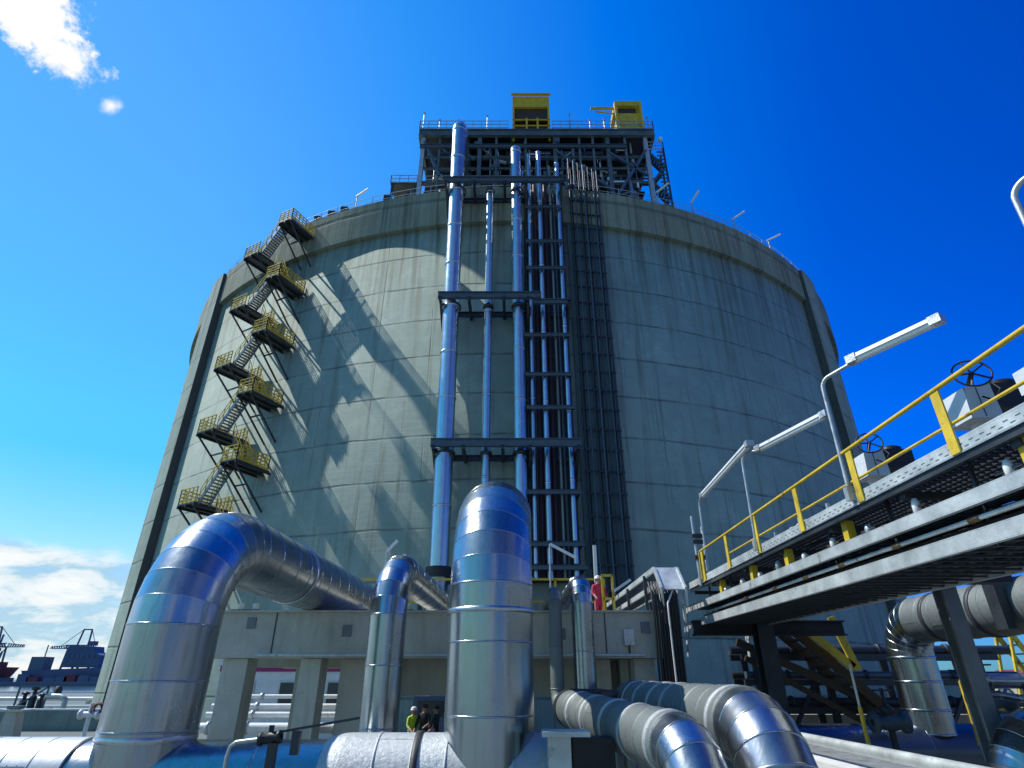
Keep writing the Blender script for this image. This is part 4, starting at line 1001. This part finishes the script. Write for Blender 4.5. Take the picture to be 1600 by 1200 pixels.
# yellow A-frame and blue vessel far right
t = thing('step_ladder', 'yellow framed access steps far right under the pipe', 'stair', (24, 26, 0))
m = MB()
for y in (26, 26.8):
    m.bar((20.6, y, 4.6), (22.0, y, 1.6), .09, .2); m.bar((20.1, y, 1.5), (20.7, y, 4.6), .1)
m.build('frame', M['yellow'], t)
m = MB()
for k in range(10): f = k / 9; m.box((20.6 + 1.4 * f, 26.4, 4.6 - 3 * f), (.24, .8, .05))
m.build('tread', M['dark'], t)
m = MB(); m.bar((19.6, 26, 4.65), (26, 26, 4.75), .12); m.bar((22.2, 26, 4.7), (25, 26, 3.0), .08); m.build('beam', M['dark'], t)
t = thing('vessel', 'dark blue dished vessel end at the far right edge', 'vessel', (25, 27, 0))
MB().lathe((23.1, 27.5, 3.35), [(.01, -.5), (.55, -.4), (.95, -.1), (1.05, .25), (1.05, 5)], 32, (1, 0, 0)).build('shell', M['navy'], t)
for x in (24.5, 27): MB().b2(x, x + .4, 27, 28, 0, 2.4).build('saddle', M['dark'], t)
random.seed(9)
for k in range(3):
    x = 66 + k * 11 + random.uniform(-2, 2); y = 96; h = random.uniform(2.4, 3.0)
    t = thing('shed', 'small red roofed shed far beyond the pipes at right', 'shed', (x, y, 0), 'red roofed sheds far right')
    MB().b2(x - 3, x + 3, y - 3, y + 3, 0, h).build('wall', M['wallc'], t); MB().prism([(x - 3.4, y - 3.3, h), (x + 3.4, y - 3.3, h), (x, y - 3.3, h + 1.2)], (0, 6.6, 0)).build('roof', M['shipred'], t)

# ================================================================== UNDER / BEHIND THE BRIDGE, LEFT
t = thing('site_cabin', 'white site cabin with magenta stripe seen between the bridge columns', 'cabin', (-10, 30, 0))
MB().b2(-13.6, -6.6, 30, 32.5, .2, 3.06).build('wall', M['white'], t)
MB().b2(-13.6, -6.6, 29.95, 32.55, 2.98, 3.24).build('stripe', M['magenta'], t)
MB().b2(-13.65, -6.55, 29.9, 32.6, 3.24, 3.62).build('roof', M['white'], t)
for x in (-12.4, -10.2, -8.0):
    f = MB().b2(x - .55, x + .55, 29.96, 30, 1.5, 2.6).build('window', M['galv'], t); MB().b2(x - .48, x + .48, 29.945, 29.958, 1.57, 2.53).build('pane', M['glassd'], f)
nm = ['topmost', 'second', 'third', 'lowest']
for k, (z, r) in enumerate(((2.12, .07), (1.82, .09), (1.58, .09), (1.2, .16))):
    t = thing('white_pipe', 'white pipe on the rack behind the bridge columns, ' + nm[k], 'pipe', (-8, 24, z), 'white pipes behind the bridge columns')
    MB().tube([(-10.6, 23.6 - k * .3, z), (-4.2, 23.6 - k * .3, z)], r, 14).build('shaft', M['white'], t)
    for x in (-10.3, -9, -6): MB().lathe((x, 23.6 - k * .3, z), [(r, -.05), (r + .05, -.05), (r + .05, .05), (r, .05)], 14, (1, 0, 0)).build('flange', M['galv'], t)
t = thing('pipe_rack', 'low steel rack carrying the white pipes', 'rack', (-9, 23.2, 0))
for x in (-10.4, -7.5, -5): MB().bar((x, 23.2, 0), (x, 23.2, 2.0), .12).build('post', M['dark'], t)
t = thing('parked_van', 'grey blue van parked behind the people under the bridge', 'van', (-1.5, 27.8, 0))
MB().prism([(-4.2, 27.4, .35), (.6, 27.4, .35), (.6, 27.4, 1.1), (-.3, 27.4, 1.25), (-.9, 27.4, 2.0), (-4.1, 27.4, 2.05)], (0, 1.8, 0)).build('body', M['navy'], t)
f = MB().b2(-3.9, -1.3, 27.37, 27.4, 1.3, 1.85).build('window', M['glassd'], t)
for x in (-3.2, -.4): w = MB().lathe((x, 27.36, .35), [(.01, 0), (.2, 0), (.34, .02), (.34, .2), (.01, .2)], 20, (0, 1, 0)).build('wheel', M['black'], t)

# ------------------------------------------------------------------ people
def skin_mesh(name, verts, edges, rad, sub=2):
    me = bpy.data.meshes.new(name + '_src'); me.from_pydata(verts, edges, []); me.update()
    o = bpy.data.objects.new(name + '_src', me); COL.objects.link(o)
    sk = o.modifiers.new('s', 'SKIN'); sb = o.modifiers.new('u', 'SUBSURF'); sb.levels = sub; sb.render_levels = sub
    lay = me.skin_vertices[0].data
    for i, r in enumerate(rad): lay[i].radius = r if isinstance(r, tuple) else (r, r); lay[i].use_root = (i == 0)
    dg = bpy.context.evaluated_depsgraph_get(); dg.update()
    out = bpy.data.meshes.new_from_object(o.evaluated_get(dg))
    bpy.data.objects.remove(o, do_unlink=True)
    for p in out.polygons: p.use_smooth = True
    return out
def person(label, loc, rz, h, shirt, legs, pose, vest=None, helmet=None):
    t = thing('person', label, 'person', loc, None); t.rotation_euler.z = rz
    k = h / 1.75
    a1, a2 = pose
    P = [(0, 0, .95), (0, 0, 1.12), (0, .01, 1.3), (0, 0, 1.45), (0, -.01, 1.53), (0, -.02, 1.62), (0, -.01, 1.70)]
    E_ = [(i, i + 1) for i in range(6)]; Rr = [(.16, .115), (.145, .105), (.17, .115), (.11, .075), (.055, .055), (.085, .095), (.07, .08)]
    hands = []
    for sx, (u, f) in ((-1, a1), (1, a2)):
        i = len(P); sh = V((sx * .19, 0, 1.42)); el = sh + V((sx * .07, -.05 - .12 * u, -.27 + .06 * u)); wr = el + V((-sx * .05 * f, -.10 - .16 * f, -.23 + .20 * f)); hd = wr + (wr - el).normalized() * .08
        P += [tuple(sh), tuple(el), tuple(wr), tuple(hd)]; Rr += [.065, .047, .034, (.042, .022)]
        E_ += [(3, i), (i, i + 1), (i + 1, i + 2), (i + 2, i + 3)]
        for q in range(4):
            j = len(P); o = V((sx * .012, 0, 0)) + V((0, (q - 1.5) * .017, 0)); tip = hd + o + (wr - el).normalized() * (.07 - abs(q - 1.3) * .008) + V((0, -.012, -.01))
            P += [tuple(hd + o * 1.2 + (wr - el).normalized() * .03), tuple(tip)]; Rr += [.009, .008]; E_ += [(i + 3, j), (j, j + 1)]
        j = len(P); P += [tuple(hd + V((-sx * .02, -.04, 0))), tuple(hd + V((-sx * .02, -.055, -.04)))]; Rr += [.011, .009]; E_ += [(i + 2, j), (j, j + 1)]
    for sx in (-1, 1):
        i = len(P); P += [(sx * .095, 0, .88), (sx * .11, -.02, .5), (sx * .12, .02, .1), (sx * .125, -.04, .045), (sx * .13, -.15, .035)]
        Rr += [.098, .068, .048, .05, (.045, .032)]; E_ += [(0, i), (i, i + 1), (i + 1, i + 2), (i + 2, i + 3), (i + 3, i + 4)]
    P = [tuple(c * k for c in p) for p in P]
    Rr = [(r[0] * k, r[1] * k) if isinstance(r, tuple) else r * k for r in Rr]
    me = skin_mesh('person_body', P, E_, Rr)
    me.materials.clear()
    for mm in (legs, shirt, M['skin'], M['black']): me.materials.append(mm)
    for p in me.polygons:
        c = p.center / k; armx = abs(c.x) > .17
        if c.z > 1.5: p.material_index = 2
        elif armx and c.y < -.2 and c.z < 1.3: p.material_index = 2
        elif c.z < .11: p.material_index = 3
        elif c.z > .93: p.material_index = 1
        elif armx and c.z > .6: p.material_index = 2 if c.z < .86 else 1
        else: p.material_index = 0
    o = bpy.data.objects.new('body', me); COL.objects.link(o); o.parent = t
    def child(name, mb, mat):
        c = mb.build(name, mat); c.parent = t; return c
    m = MB()
    # face: nose, brow, eyes, mouth, ears
    m.prism([(-.012 * k, -.105 * k, 1.615 * k), (.012 * k, -.105 * k, 1.615 * k), (0, -.105 * k, 1.655 * k)], (0, -.022 * k, -.004 * k))
    for sx in (-1, 1): m.lathe((sx * .086 * k, -.0 * k, 1.635 * k), [(.004, -.01), (.026 * k, -.008), (.026 * k, .008), (.004, .01)], 10, (1, 0, 0))
    child('face', m, M['skin'])
    m = MB()
    for sx in (-1, 1): m.box((sx * .033 * k, -.108 * k, 1.658 * k), (.02 * k, .01, .01))
    m.box((0, -.108 * k, 1.588 * k), (.045 * k, .008, .007)); child('eyes_and_mouth', m, M['hair'])
    if helmet:
        m = MB(); m.lathe((0, -.01 * k, 1.685 * k), [(.13 * k, -.012), (.118 * k, 0), (.115 * k, .03 * k), (.095 * k, .075 * k), (.05 * k, .10 * k), (.002, .108 * k)], 24); child('hard_hat', m, helmet)
    else:
        m = MB(); m.lathe((0, .012 * k, 1.66 * k), [(.098 * k, -.03), (.104 * k, 0), (.102 * k, .04 * k), (.08 * k, .085 * k), (.04 * k, .105 * k), (.002, .11 * k)], 20); child('hair', m, M['hair'])
    if vest:
        m = MB(); nn = 28; vs = []
        rows = [(.92, .19, .145), (1.1, .178, .137), (1.3, .2, .147), (1.42, .18, .12), (1.475, .1, .085)]
        for z, rx, ry in rows:
            for q in range(nn): a = 2 * math.pi * q / nn; vs.append((rx * k * math.cos(a), ry * k * math.sin(a), z * k))
        m.add(vs, [(i * nn + q, i * nn + (q + 1) % nn, (i + 1) * nn + (q + 1) % nn, (i + 1) * nn + q) for i in range(len(rows) - 1) for q in range(nn)], True)
        child('vest', m, vest)
        m = MB(); vs = []
        for z in (1.0, 1.06):
            for q in range(nn): a = 2 * math.pi * q / nn; vs.append((.191 * k * math.cos(a), .146 * k * math.sin(a), z * k))
        m.add(vs, [(q, (q + 1) % nn, nn + (q + 1) % nn, nn + q) for q in range(nn)], True); child('reflective_strip', m, M['galv_lt'])
    return t
person('person in lime yellow high visibility jacket standing under the bridge', (-3.62, 24.4, 0), R(35), 1.74, M['hivis'], M['clothd'], ((.3, .6), (.2, .4)), vest=M['hivis'], helmet=M['white'])
person('person in dark clothes standing just right of the lime yellow jacket', (-3.2, 24.3, 0), R(-20), 1.84, M['clothd'], M['clothd'], ((.2, .3), (.5, .8)))
person('person in black jacket, right one of the two dark figures', (-2.8, 24.5, 0), R(-60), 1.8, M['clothd'], M['clothd'], ((.1, .2), (.3, .5)))
person('person in red jacket standing up on the concrete pipe bridge', (3.07, 21.6, 4.22), R(15), 1.74, M['clothr'], M['clothr'], ((.2, .5), (.2, .3)), helmet=M['white'])
t = thing('warning_stand', 'yellow railing stub beside the person in red on the bridge', 'guard rail', (3.45, 21.4, 4.22)); m = MB(); railing(m, [(3.2, 21.4, 4.22), (3.56, 21.4, 4.22)], 1.75, thick=.08); m.build('rail', M['yellow'], t)
# strip lamps on the bridge
GL = 'strip lamps on the concrete bridge'
for b, f0, f1, l in (((-4.95, 24, 4.22), (-5.1, 24, 7.3), (-4.7, 24, 7.75), 'short strip lamp above the medium pipe elbow'), ((1.5, 24, 4.22), (1.55, 24, 7.6), (2.6, 24, 7.05), 'white strip lamp slanting across the small risers'),
                     ((3.35, 24, 4.22), (3.35, 24, 6.1), (3.37, 24, 7.55), 'upright strip lamp right of the small risers'), ((3.95, 24, 4.22), (4.0, 24, 5.75), (4.72, 24, 6.2), 'strip lamp slanting up beside the person in red'),
                     ((-4.4, 23, 4.22), (-4.42, 23, 6.6), (-4.36, 23, 7.2), 'short upright strip lamp left of the thickest riser foot')):
    k = 22.0 / 24.0
    b = (b[0] * k, 22.0, 4.22); f0 = (f0[0] * k, 22.0, 2.7 + (f0[2] - 2.7) * k); f1 = (f1[0] * k, 22.0, 2.7 + (f1[2] - 2.7) * k)
    t = thing('strip_lamp', l, 'lamp', b, GL); MB().tube([b, f0], .03, 8).build('pole', M['galv'], t); MB().bar(f0, f1, .12, .09).build('lamp_head', M['tube'], t)
random.seed(21)
for k in range(7):
    x = -7.0 + k * 1.45 + random.uniform(-.2, .2)
    if abs(x + 5) < .8: x -= 1.2
    t = thing('pipe_shoe', 'small dark steel pipe shoe on the bridge deck', 'pipe support', (x, 16.2, 4.22), 'pipe shoes on the bridge deck')
    MB().b2(x - .18, x + .18, 16.0, 16.4, 4.22, 4.30).build('plate', M['dark'], t); MB().bar((x, 16.2, 4.3), (x, 16.2, 4.46), .12).build('web', M['galv'], t)

# ================================================================== FAR LEFT: HARBOUR
def quay_crane(x, y, s, label, mat, luff=True, flip=1):
    t = thing('harbour_crane', label, 'crane', (x, y, .8), 'cranes across the water')
    def bar(name, *segs, w=.9):
        m = MB()
        for a, b in segs: m.bar((x + a[0] * s * flip, y + a[1] * s, .8 + a[2] * s), (x + b[0] * s * flip, y + b[1] * s, .8 + b[2] * s), w * s)
        return m.build(name, mat, t)
    for sx in (-8, 8):
        for sy in (-7, 7): bar('leg', ((sx, sy, 0), (sx * .72, sy, 25)), w=1.1)
    for sy in (-7, 7):
        bar('portal_beam', ((-8, sy, 9), (8, sy, 9)), w=1.0)
        bar('brace', ((-7.5, sy, 9), (5.8, sy, 24)), w=.6); bar('brace', ((7.5, sy, 9), (-5.8, sy, 24)), w=.6)
    bar('girder', ((-12, -2, 25), (13, -2, 25)), ((-12, 2, 25), (13, 2, 25)), ((-12, -2, 27.5), (13, -2, 27.5)), *[((q, -2, 25), (q + 2, -2, 27.5)) for q in range(-12, 12, 2)], w=.8)
    bar('apex_frame', ((-4, 0, 27), (-2, 0, 40)), ((5.5, 0, 27), (5, 0, 40)), ((-2.2, 0, 40), (5.2, 0, 40)), w=1.0)
    if luff: bar('boom', ((-11, 0, 26), (-23, 0, 44)), ((-11, 0, 28), (-23, 0, 44)), *[((-11 - 1.2 * q, 0, 26 + 1.8 * q), (-11 - 1.2 * q, 0, 27.6 + 1.65 * q)) for q in range(9)], w=.6)
    else: bar('boom', ((-12, 0, 25), (-26, 0, 25)), ((-12, 0, 27.5), (-26, 0, 26)), *[((-12 - 2 * q, 0, 25), (-13 - 2 * q, 0, 27)) for q in range(7)], w=.6)
    bar('stay', ((-2, 0, 40), (-18, 0, 35 if luff else 26.5)), ((5, 0, 40), (12, 0, 27)), w=.35)
    m = MB(); m.box((x + 9 * s * flip, y, .8 + 29 * s), (6 * s, 5 * s, 3.4 * s)); m.build('machine_house', mat, t)
    m = MB(); m.box((x - 6 * s * flip, y, .8 + 23 * s), (2 * s, 2.4 * s, 2.4 * s)); m.build('driver_cab', M['haze'], t)
    return t
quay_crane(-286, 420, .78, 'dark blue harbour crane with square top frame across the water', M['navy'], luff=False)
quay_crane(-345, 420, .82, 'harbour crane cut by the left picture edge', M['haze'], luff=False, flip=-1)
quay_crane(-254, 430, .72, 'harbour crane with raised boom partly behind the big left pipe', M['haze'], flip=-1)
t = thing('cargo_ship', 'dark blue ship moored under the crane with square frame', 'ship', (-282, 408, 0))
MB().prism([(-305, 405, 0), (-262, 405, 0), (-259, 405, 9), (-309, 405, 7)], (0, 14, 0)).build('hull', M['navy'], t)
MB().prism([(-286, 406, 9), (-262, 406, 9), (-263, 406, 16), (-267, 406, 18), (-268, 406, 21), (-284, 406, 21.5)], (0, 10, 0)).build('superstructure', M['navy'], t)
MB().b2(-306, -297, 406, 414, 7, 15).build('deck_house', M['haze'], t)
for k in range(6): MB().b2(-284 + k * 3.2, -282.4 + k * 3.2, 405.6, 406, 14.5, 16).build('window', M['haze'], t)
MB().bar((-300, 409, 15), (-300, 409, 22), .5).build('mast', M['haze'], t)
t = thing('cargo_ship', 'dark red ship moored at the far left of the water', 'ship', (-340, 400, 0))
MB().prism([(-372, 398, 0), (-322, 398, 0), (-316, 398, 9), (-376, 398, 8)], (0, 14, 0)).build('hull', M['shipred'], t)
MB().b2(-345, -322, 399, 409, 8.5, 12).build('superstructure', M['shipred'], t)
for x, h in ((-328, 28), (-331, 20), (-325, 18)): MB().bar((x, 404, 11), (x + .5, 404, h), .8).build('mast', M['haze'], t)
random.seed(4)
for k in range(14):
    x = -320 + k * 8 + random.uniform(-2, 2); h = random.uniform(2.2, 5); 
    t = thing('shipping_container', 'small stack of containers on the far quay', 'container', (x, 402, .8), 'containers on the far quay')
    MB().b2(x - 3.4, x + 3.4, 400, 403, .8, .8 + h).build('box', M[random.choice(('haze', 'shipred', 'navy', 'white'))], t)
# equipment in the yard at left
t = thing('pump_unit', 'dark green pump unit standing in the yard at far left', 'pump', (-33, 45, 0))
MB().b2(-34.0, -32.0, 44.5, 46, .1, .9).build('base', M['steelmid'], t)
for x, h in ((-33.6, 1.0), (-33.0, 1.35), (-32.4, .9)): MB().lathe((x, 45.2, .9), [(.22, 0), (.22, h * .5), (.12, h * .55), (.12, h * .8), (.25, h * .82), (.25, h * .92), (.01, h)], 14).build('valve', M['dark'], t)
for a, b in (((-34, 45, .9), (-34, 45, 2.2)), ((-32, 45, .9), (-32, 45, 2.2)), ((-34, 45, 2.2), (-32, 45, 2.2)), ((-34, 45, .9), (-32, 45, 2.2))): MB().bar(a, b, .09).build('frame_bar', M['bluegrey'], t)
MB().tube([(-32, 45, 1.6), (-31, 45, 1.6), (-30.6, 45, 1.4), (-30.6, 45, .2)], .18, 10).build('pipe', M['galv'], t)
t = thing('bollard', 'concrete post with dark capping at the left picture edge', 'bollard', (-22.7, 30, 0))
MB().prism([(-23.1, 30, 0), (-22.2, 30, 0), (-22.45, 30, 1.35), (-22.95, 30, 1.35)], (0, .5, 0)).build('body', M['deckc'], t)
MB().b2(-23.2, -22.1, 29.9, 30.6, 1.36, 1.44).build('cap', M['galv'], t)
MB().box((-22.7, 30.2, 1.52), (.5, .4, .14)).build('lamp', M['steelmid'], t)
t = thing('bund_wall', 'low pale bund wall with dark shadow line in the yard', 'wall', (-25, 40, 0))
MB().b2(-30, -24, 38.5, 38.8, 0, 1.05).build('wall', M['wallgreen'], t); MB().b2(-30.1, -23.9, 38.45, 38.85, 1.05, 1.12).build('coping', M['white'], t)
t = thing('hydrant', 'white and red hydrant pipework just left of the big left pipe', 'hydrant', (-19.1, 30, 0))
MB().tube([(-19.1, 30, 0), (-19.1, 30, 1.7)], .09, 12).build('riser', M['white'], t)
MB().tube([(-19.5, 30, 1.25), (-18.2, 30, 1.25)], .12, 12).build('branch', M['white'], t)
MB().lathe((-18.8, 30, 1.45), [(.2, -.12), (.28, -.1), (.28, .1), (.2, .12)], 14, (0, 1, 0)).build('handwheel', M['shipred'], t)
for x in (-19.5, -18.7): MB().lathe((x, 30, 1.25), [(.1, -.05), (.2, -.05), (.2, .05), (.1, .05)], 14, (1, 0, 0)).build('flange', M['white'], t)
t = thing('marker_drum', 'small black drum standing on the white quay line', 'drum', (-64, 92, 0)); MB().lathe((-64, 92, 0), [(.5, 0), (.5, 1.4), (.4, 1.45), (.4, 1.7), (.01, 1.75)], 16).build('body', M['black'], t); MB().lathe((-64, 92, .7), [(.5, -.08), (.54, -.08), (.54, .08), (.5, .08)], 16).build('hoop', M['dark'], t)
t = thing('white_pipe', 'long white pipeline crossing the yard at far left', 'pipe', (-50, 70, 0)); MB().tube([(-120, 78, .55), (-22, 78, .55)], .2, 14).build('shaft', M['white'], t)
for x in range(-110, -20, 15): MB().b2(x - .3, x + .3, 77.6, 78.4, 0, .35).build('saddle', M['deckc'], t)

# ================================================================== CAMERA, SUN, SKY
cam = bpy.data.cameras.new('camera'); co = bpy.data.objects.new('camera', cam); COL.objects.link(co)
pitch = math.atan(460 / 900)
co.location = (0, 0, 2.7); co.rotation_euler = (math.pi / 2 + pitch, 0, 0)
cam.sensor_width = 36; cam.lens = 36 * 900 / 1600; cam.clip_end = 20000; cam.clip_start = .05
scene.camera = co

SUN_EL, SUN_AZ = R(52), R(105.5)     # azimuth from behind the camera towards the left
sd = V((-math.sin(SUN_AZ) * math.cos(SUN_EL), -math.cos(SUN_AZ) * math.cos(SUN_EL), math.sin(SUN_EL)))
sun = bpy.data.lights.new('sun', 'SUN'); sun.energy = 5.0; sun.angle = R(.5); sun.color = (1, .96, .89)
so = bpy.data.objects.new('sun', sun); COL.objects.link(so); so.rotation_euler = sd.to_track_quat('Z', 'Y').to_euler(); so.location = (-30, -10, 60)

w = bpy.data.worlds.new('World'); scene.world = w; w.use_nodes = True
nt = w.node_tree; bg = nt.nodes['Background']; bg.inputs['Strength'].default_value = .11
sky = nt.nodes.new('ShaderNodeTexSky'); sky.sky_type = 'NISHITA'; sky.sun_disc = False
sky.sun_elevation = SUN_EL; sky.sun_rotation = math.atan2(sd.x, sd.y); sky.air_density = 1.0; sky.dust_density = 0.0; sky.ozone_density = 2.0
hs = nt.nodes.new('ShaderNodeHueSaturation'); hs.inputs['Saturation'].default_value = 1.6; hs.inputs['Value'].default_value = 1.75
L(nt, sky.outputs[0], hs.inputs['Color'])
gm = nt.nodes.new('ShaderNodeMix')
tc = nt.nodes.new('ShaderNodeTexCoord'); vdir = tc.outputs['Generated']
def dot(v): 
    n = nt.nodes.new('ShaderNodeVectorMath'); n.operation = 'DOT_PRODUCT'; L(nt, vdir, n.inputs[0]); n.inputs[1].default_value = v; return n.outputs['Value']
nv = nt.nodes.new('ShaderNodeMapping'); L(nt, vdir, nv.inputs[0]); nv.inputs['Scale'].default_value = (1, 1, 1.6)
cn = noise(nt, nv.outputs[0], 9.0, 9, .62, .3)
cn2 = noise(nt, nv.outputs[0], 26.0, 6, .6)
sep = nt.nodes.new('ShaderNodeSeparateXYZ'); L(nt, vdir, sep.inputs[0])
# upper left puff: local coordinates around its centre
nt.nodes.remove(gm)
cf = noise(nt, vdir, 24.0, 9, .66, .25); cf2 = noise(nt, vdir, 75.0, 6, .65)
def blob(c, ex, sx, sy, soft, warp=.05):
    c = V(c).normalized(); ex = V(ex); ex = (ex - c * ex.dot(c)).normalized(); ey = c.cross(ex)
    a = math_n(nt, 'DIVIDE', dot(tuple(ex)), sx); b = math_n(nt, 'DIVIDE', dot(tuple(ey)), sy)
    r2 = math_n(nt, 'SQRT', math_n(nt, 'ADD', math_n(nt, 'MULTIPLY', a, a), math_n(nt, 'MULTIPLY', b, b)))
    front = math_n(nt, 'GREATER_THAN', dot(tuple(c)), 0)
    wob = math_n(nt, 'MULTIPLY', math_n(nt, 'SUBTRACT', math_n(nt, 'ADD', math_n(nt, 'MULTIPLY', cf, .7), math_n(nt, 'MULTIPLY', cf2, .3)), .5), warp)
    v = math_n(nt, 'SUBTRACT', 1.0, math_n(nt, 'ADD', r2, wob))
    mr = nt.nodes.new('ShaderNodeMapRange'); L(nt, v, mr.inputs[0]); mr.inputs[1].default_value = 0; mr.inputs[2].default_value = soft; mr.interpolation_type = 'SMOOTHSTEP'
    return math_n(nt, 'MULTIPLY', mr.outputs[0], front)
def pdir(px, py):
    x = (px - 800) / 900; u = (600 - py) / 900
    return V((x, math.cos(pitch) - math.sin(pitch) * u, math.sin(pitch) + math.cos(pitch) * u)).normalized()
c1 = blob(pdir(48, 18), pdir(120, 95) - pdir(20, -10), .085, .055, .45, 2.6)
c2 = blob(pdir(173, 164), pdir(200, 150) - pdir(150, 170), .017, .013, 1.1, 2.2)
c3 = blob(pdir(104, 82), pdir(135, 125) - pdir(85, 45), .05, .034, .7, 2.8)
top = math_n(nt, 'MAXIMUM', math_n(nt, 'MAXIMUM', c1, c2), c3)
# cloud bank low on the horizon, thickest to the left
az = math_n(nt, 'ARCTAN2', sep.outputs[0], sep.outputs[1])
leftw = nt.nodes.new('ShaderNodeMapRange'); L(nt, az, leftw.inputs[0]); leftw.inputs[1].default_value = -.35; leftw.inputs[2].default_value = -.62; leftw.interpolation_type = 'SMOOTHSTEP'
nb = nt.nodes.new('ShaderNodeMapping'); L(nt, vdir, nb.inputs[0]); nb.inputs['Scale'].default_value = (1, 1, 2.6)
bn = noise(nt, nb.outputs[0], 11.0, 9, .6, .3)
edge = math_n(nt, 'ADD', .170, math_n(nt, 'MULTIPLY', math_n(nt, 'SUBTRACT', noise(nt, vdir, 9.0, 5, .5), .5), .11))
el = nt.nodes.new('ShaderNodeMapRange'); L(nt, math_n(nt, 'SUBTRACT', edge, sep.outputs[2]), el.inputs[0]); el.inputs[1].default_value = 0; el.inputs[2].default_value = .035; el.interpolation_type = 'SMOOTHSTEP'
den = nt.nodes.new('ShaderNodeMapRange'); L(nt, bn, den.inputs[0]); den.inputs[1].default_value = .33; den.inputs[2].default_value = .47; den.interpolation_type = 'SMOOTHSTEP'; den.inputs[3].default_value = .45
bank = math_n(nt, 'MULTIPLY', math_n(nt, 'MULTIPLY', leftw.outputs[0], el.outputs[0]), den.outputs[0])
bank = math_n(nt, 'MULTIPLY', bank, .96)
sh = V((sd.x, sd.y, 0)).normalized()
tt = math_n(nt, 'ADD', math_n(nt, 'MULTIPLY', dot(tuple(sh)), .5), .5)
grad = ramp(nt, tt, [(.20, (.10, .36, .95)), (.36, (.2, .55, 1.2)), (.5, (.8, .98, 1.45)), (.64, (1.9, 1.35, 1.4)), (.78, (2.0, 1.35, 1.3)), (.9, (1.5, 1.2, 1.15))])
low = ramp(nt, sep.outputs[2], [(0.0, (.50, .52, .60)), (.12, (.62, .66, .74)), (.34, (1, 1, 1))])
skyc = mixc(nt, 1.0, mixc(nt, 1.0, hs.outputs[0], grad, 'MULTIPLY'), low, 'MULTIPLY')
ccol = ramp(nt, bn, [(.36, (2.2, 4.6, 6.8)), (.47, (4.2, 6.3, 7.6)), (.55, (7.2, 8.1, 8.5)), (.64, (8.8, 9.0, 8.9))])
skyc = mixc(nt, 1.0, skyc, ramp(nt, tt, [(.5, (0, 0, 0)), (.64, (.25, .1, 0)), (.80, (.85, .55, .2)), (.92, (1.0, .8, .4))]), 'ADD')
c = mixc(nt, bank, skyc, ccol)
c = mixc(nt, top, c, (9.5, 9.5, 9.3))
# added broken cloud, unseen behind the camera, whitens the fill light
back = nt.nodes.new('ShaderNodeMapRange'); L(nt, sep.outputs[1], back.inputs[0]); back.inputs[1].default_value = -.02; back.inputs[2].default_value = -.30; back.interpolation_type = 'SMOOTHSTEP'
c = mixc(nt, back.outputs[0], c, mixc(nt, 1.0, c, (.52, .82, .62), 'MULTIPLY'))  # rear sky out of view, dimmed and tinted to tune the fill light
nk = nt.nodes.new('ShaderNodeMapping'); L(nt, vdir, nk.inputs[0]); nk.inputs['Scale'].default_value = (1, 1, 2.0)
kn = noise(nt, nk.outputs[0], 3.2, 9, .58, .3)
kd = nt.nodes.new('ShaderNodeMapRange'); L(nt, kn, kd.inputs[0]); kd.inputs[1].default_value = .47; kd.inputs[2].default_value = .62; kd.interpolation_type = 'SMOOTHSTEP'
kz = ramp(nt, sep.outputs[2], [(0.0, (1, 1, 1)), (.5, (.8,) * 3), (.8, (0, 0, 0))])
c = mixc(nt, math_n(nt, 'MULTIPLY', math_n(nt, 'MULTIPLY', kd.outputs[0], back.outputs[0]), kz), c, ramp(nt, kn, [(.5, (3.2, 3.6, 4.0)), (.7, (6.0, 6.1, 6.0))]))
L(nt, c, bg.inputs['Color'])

scene.view_settings.view_transform = 'Standard'; scene.view_settings.look = 'None'; scene.view_settings.exposure = 0; scene.view_settings.gamma = 1
scene.render.engine = 'CYCLES'
scene.cycles.max_bounces = 8; scene.cycles.use_denoising = True
scene.render.resolution_x = 1024; scene.render.resolution_y = 768
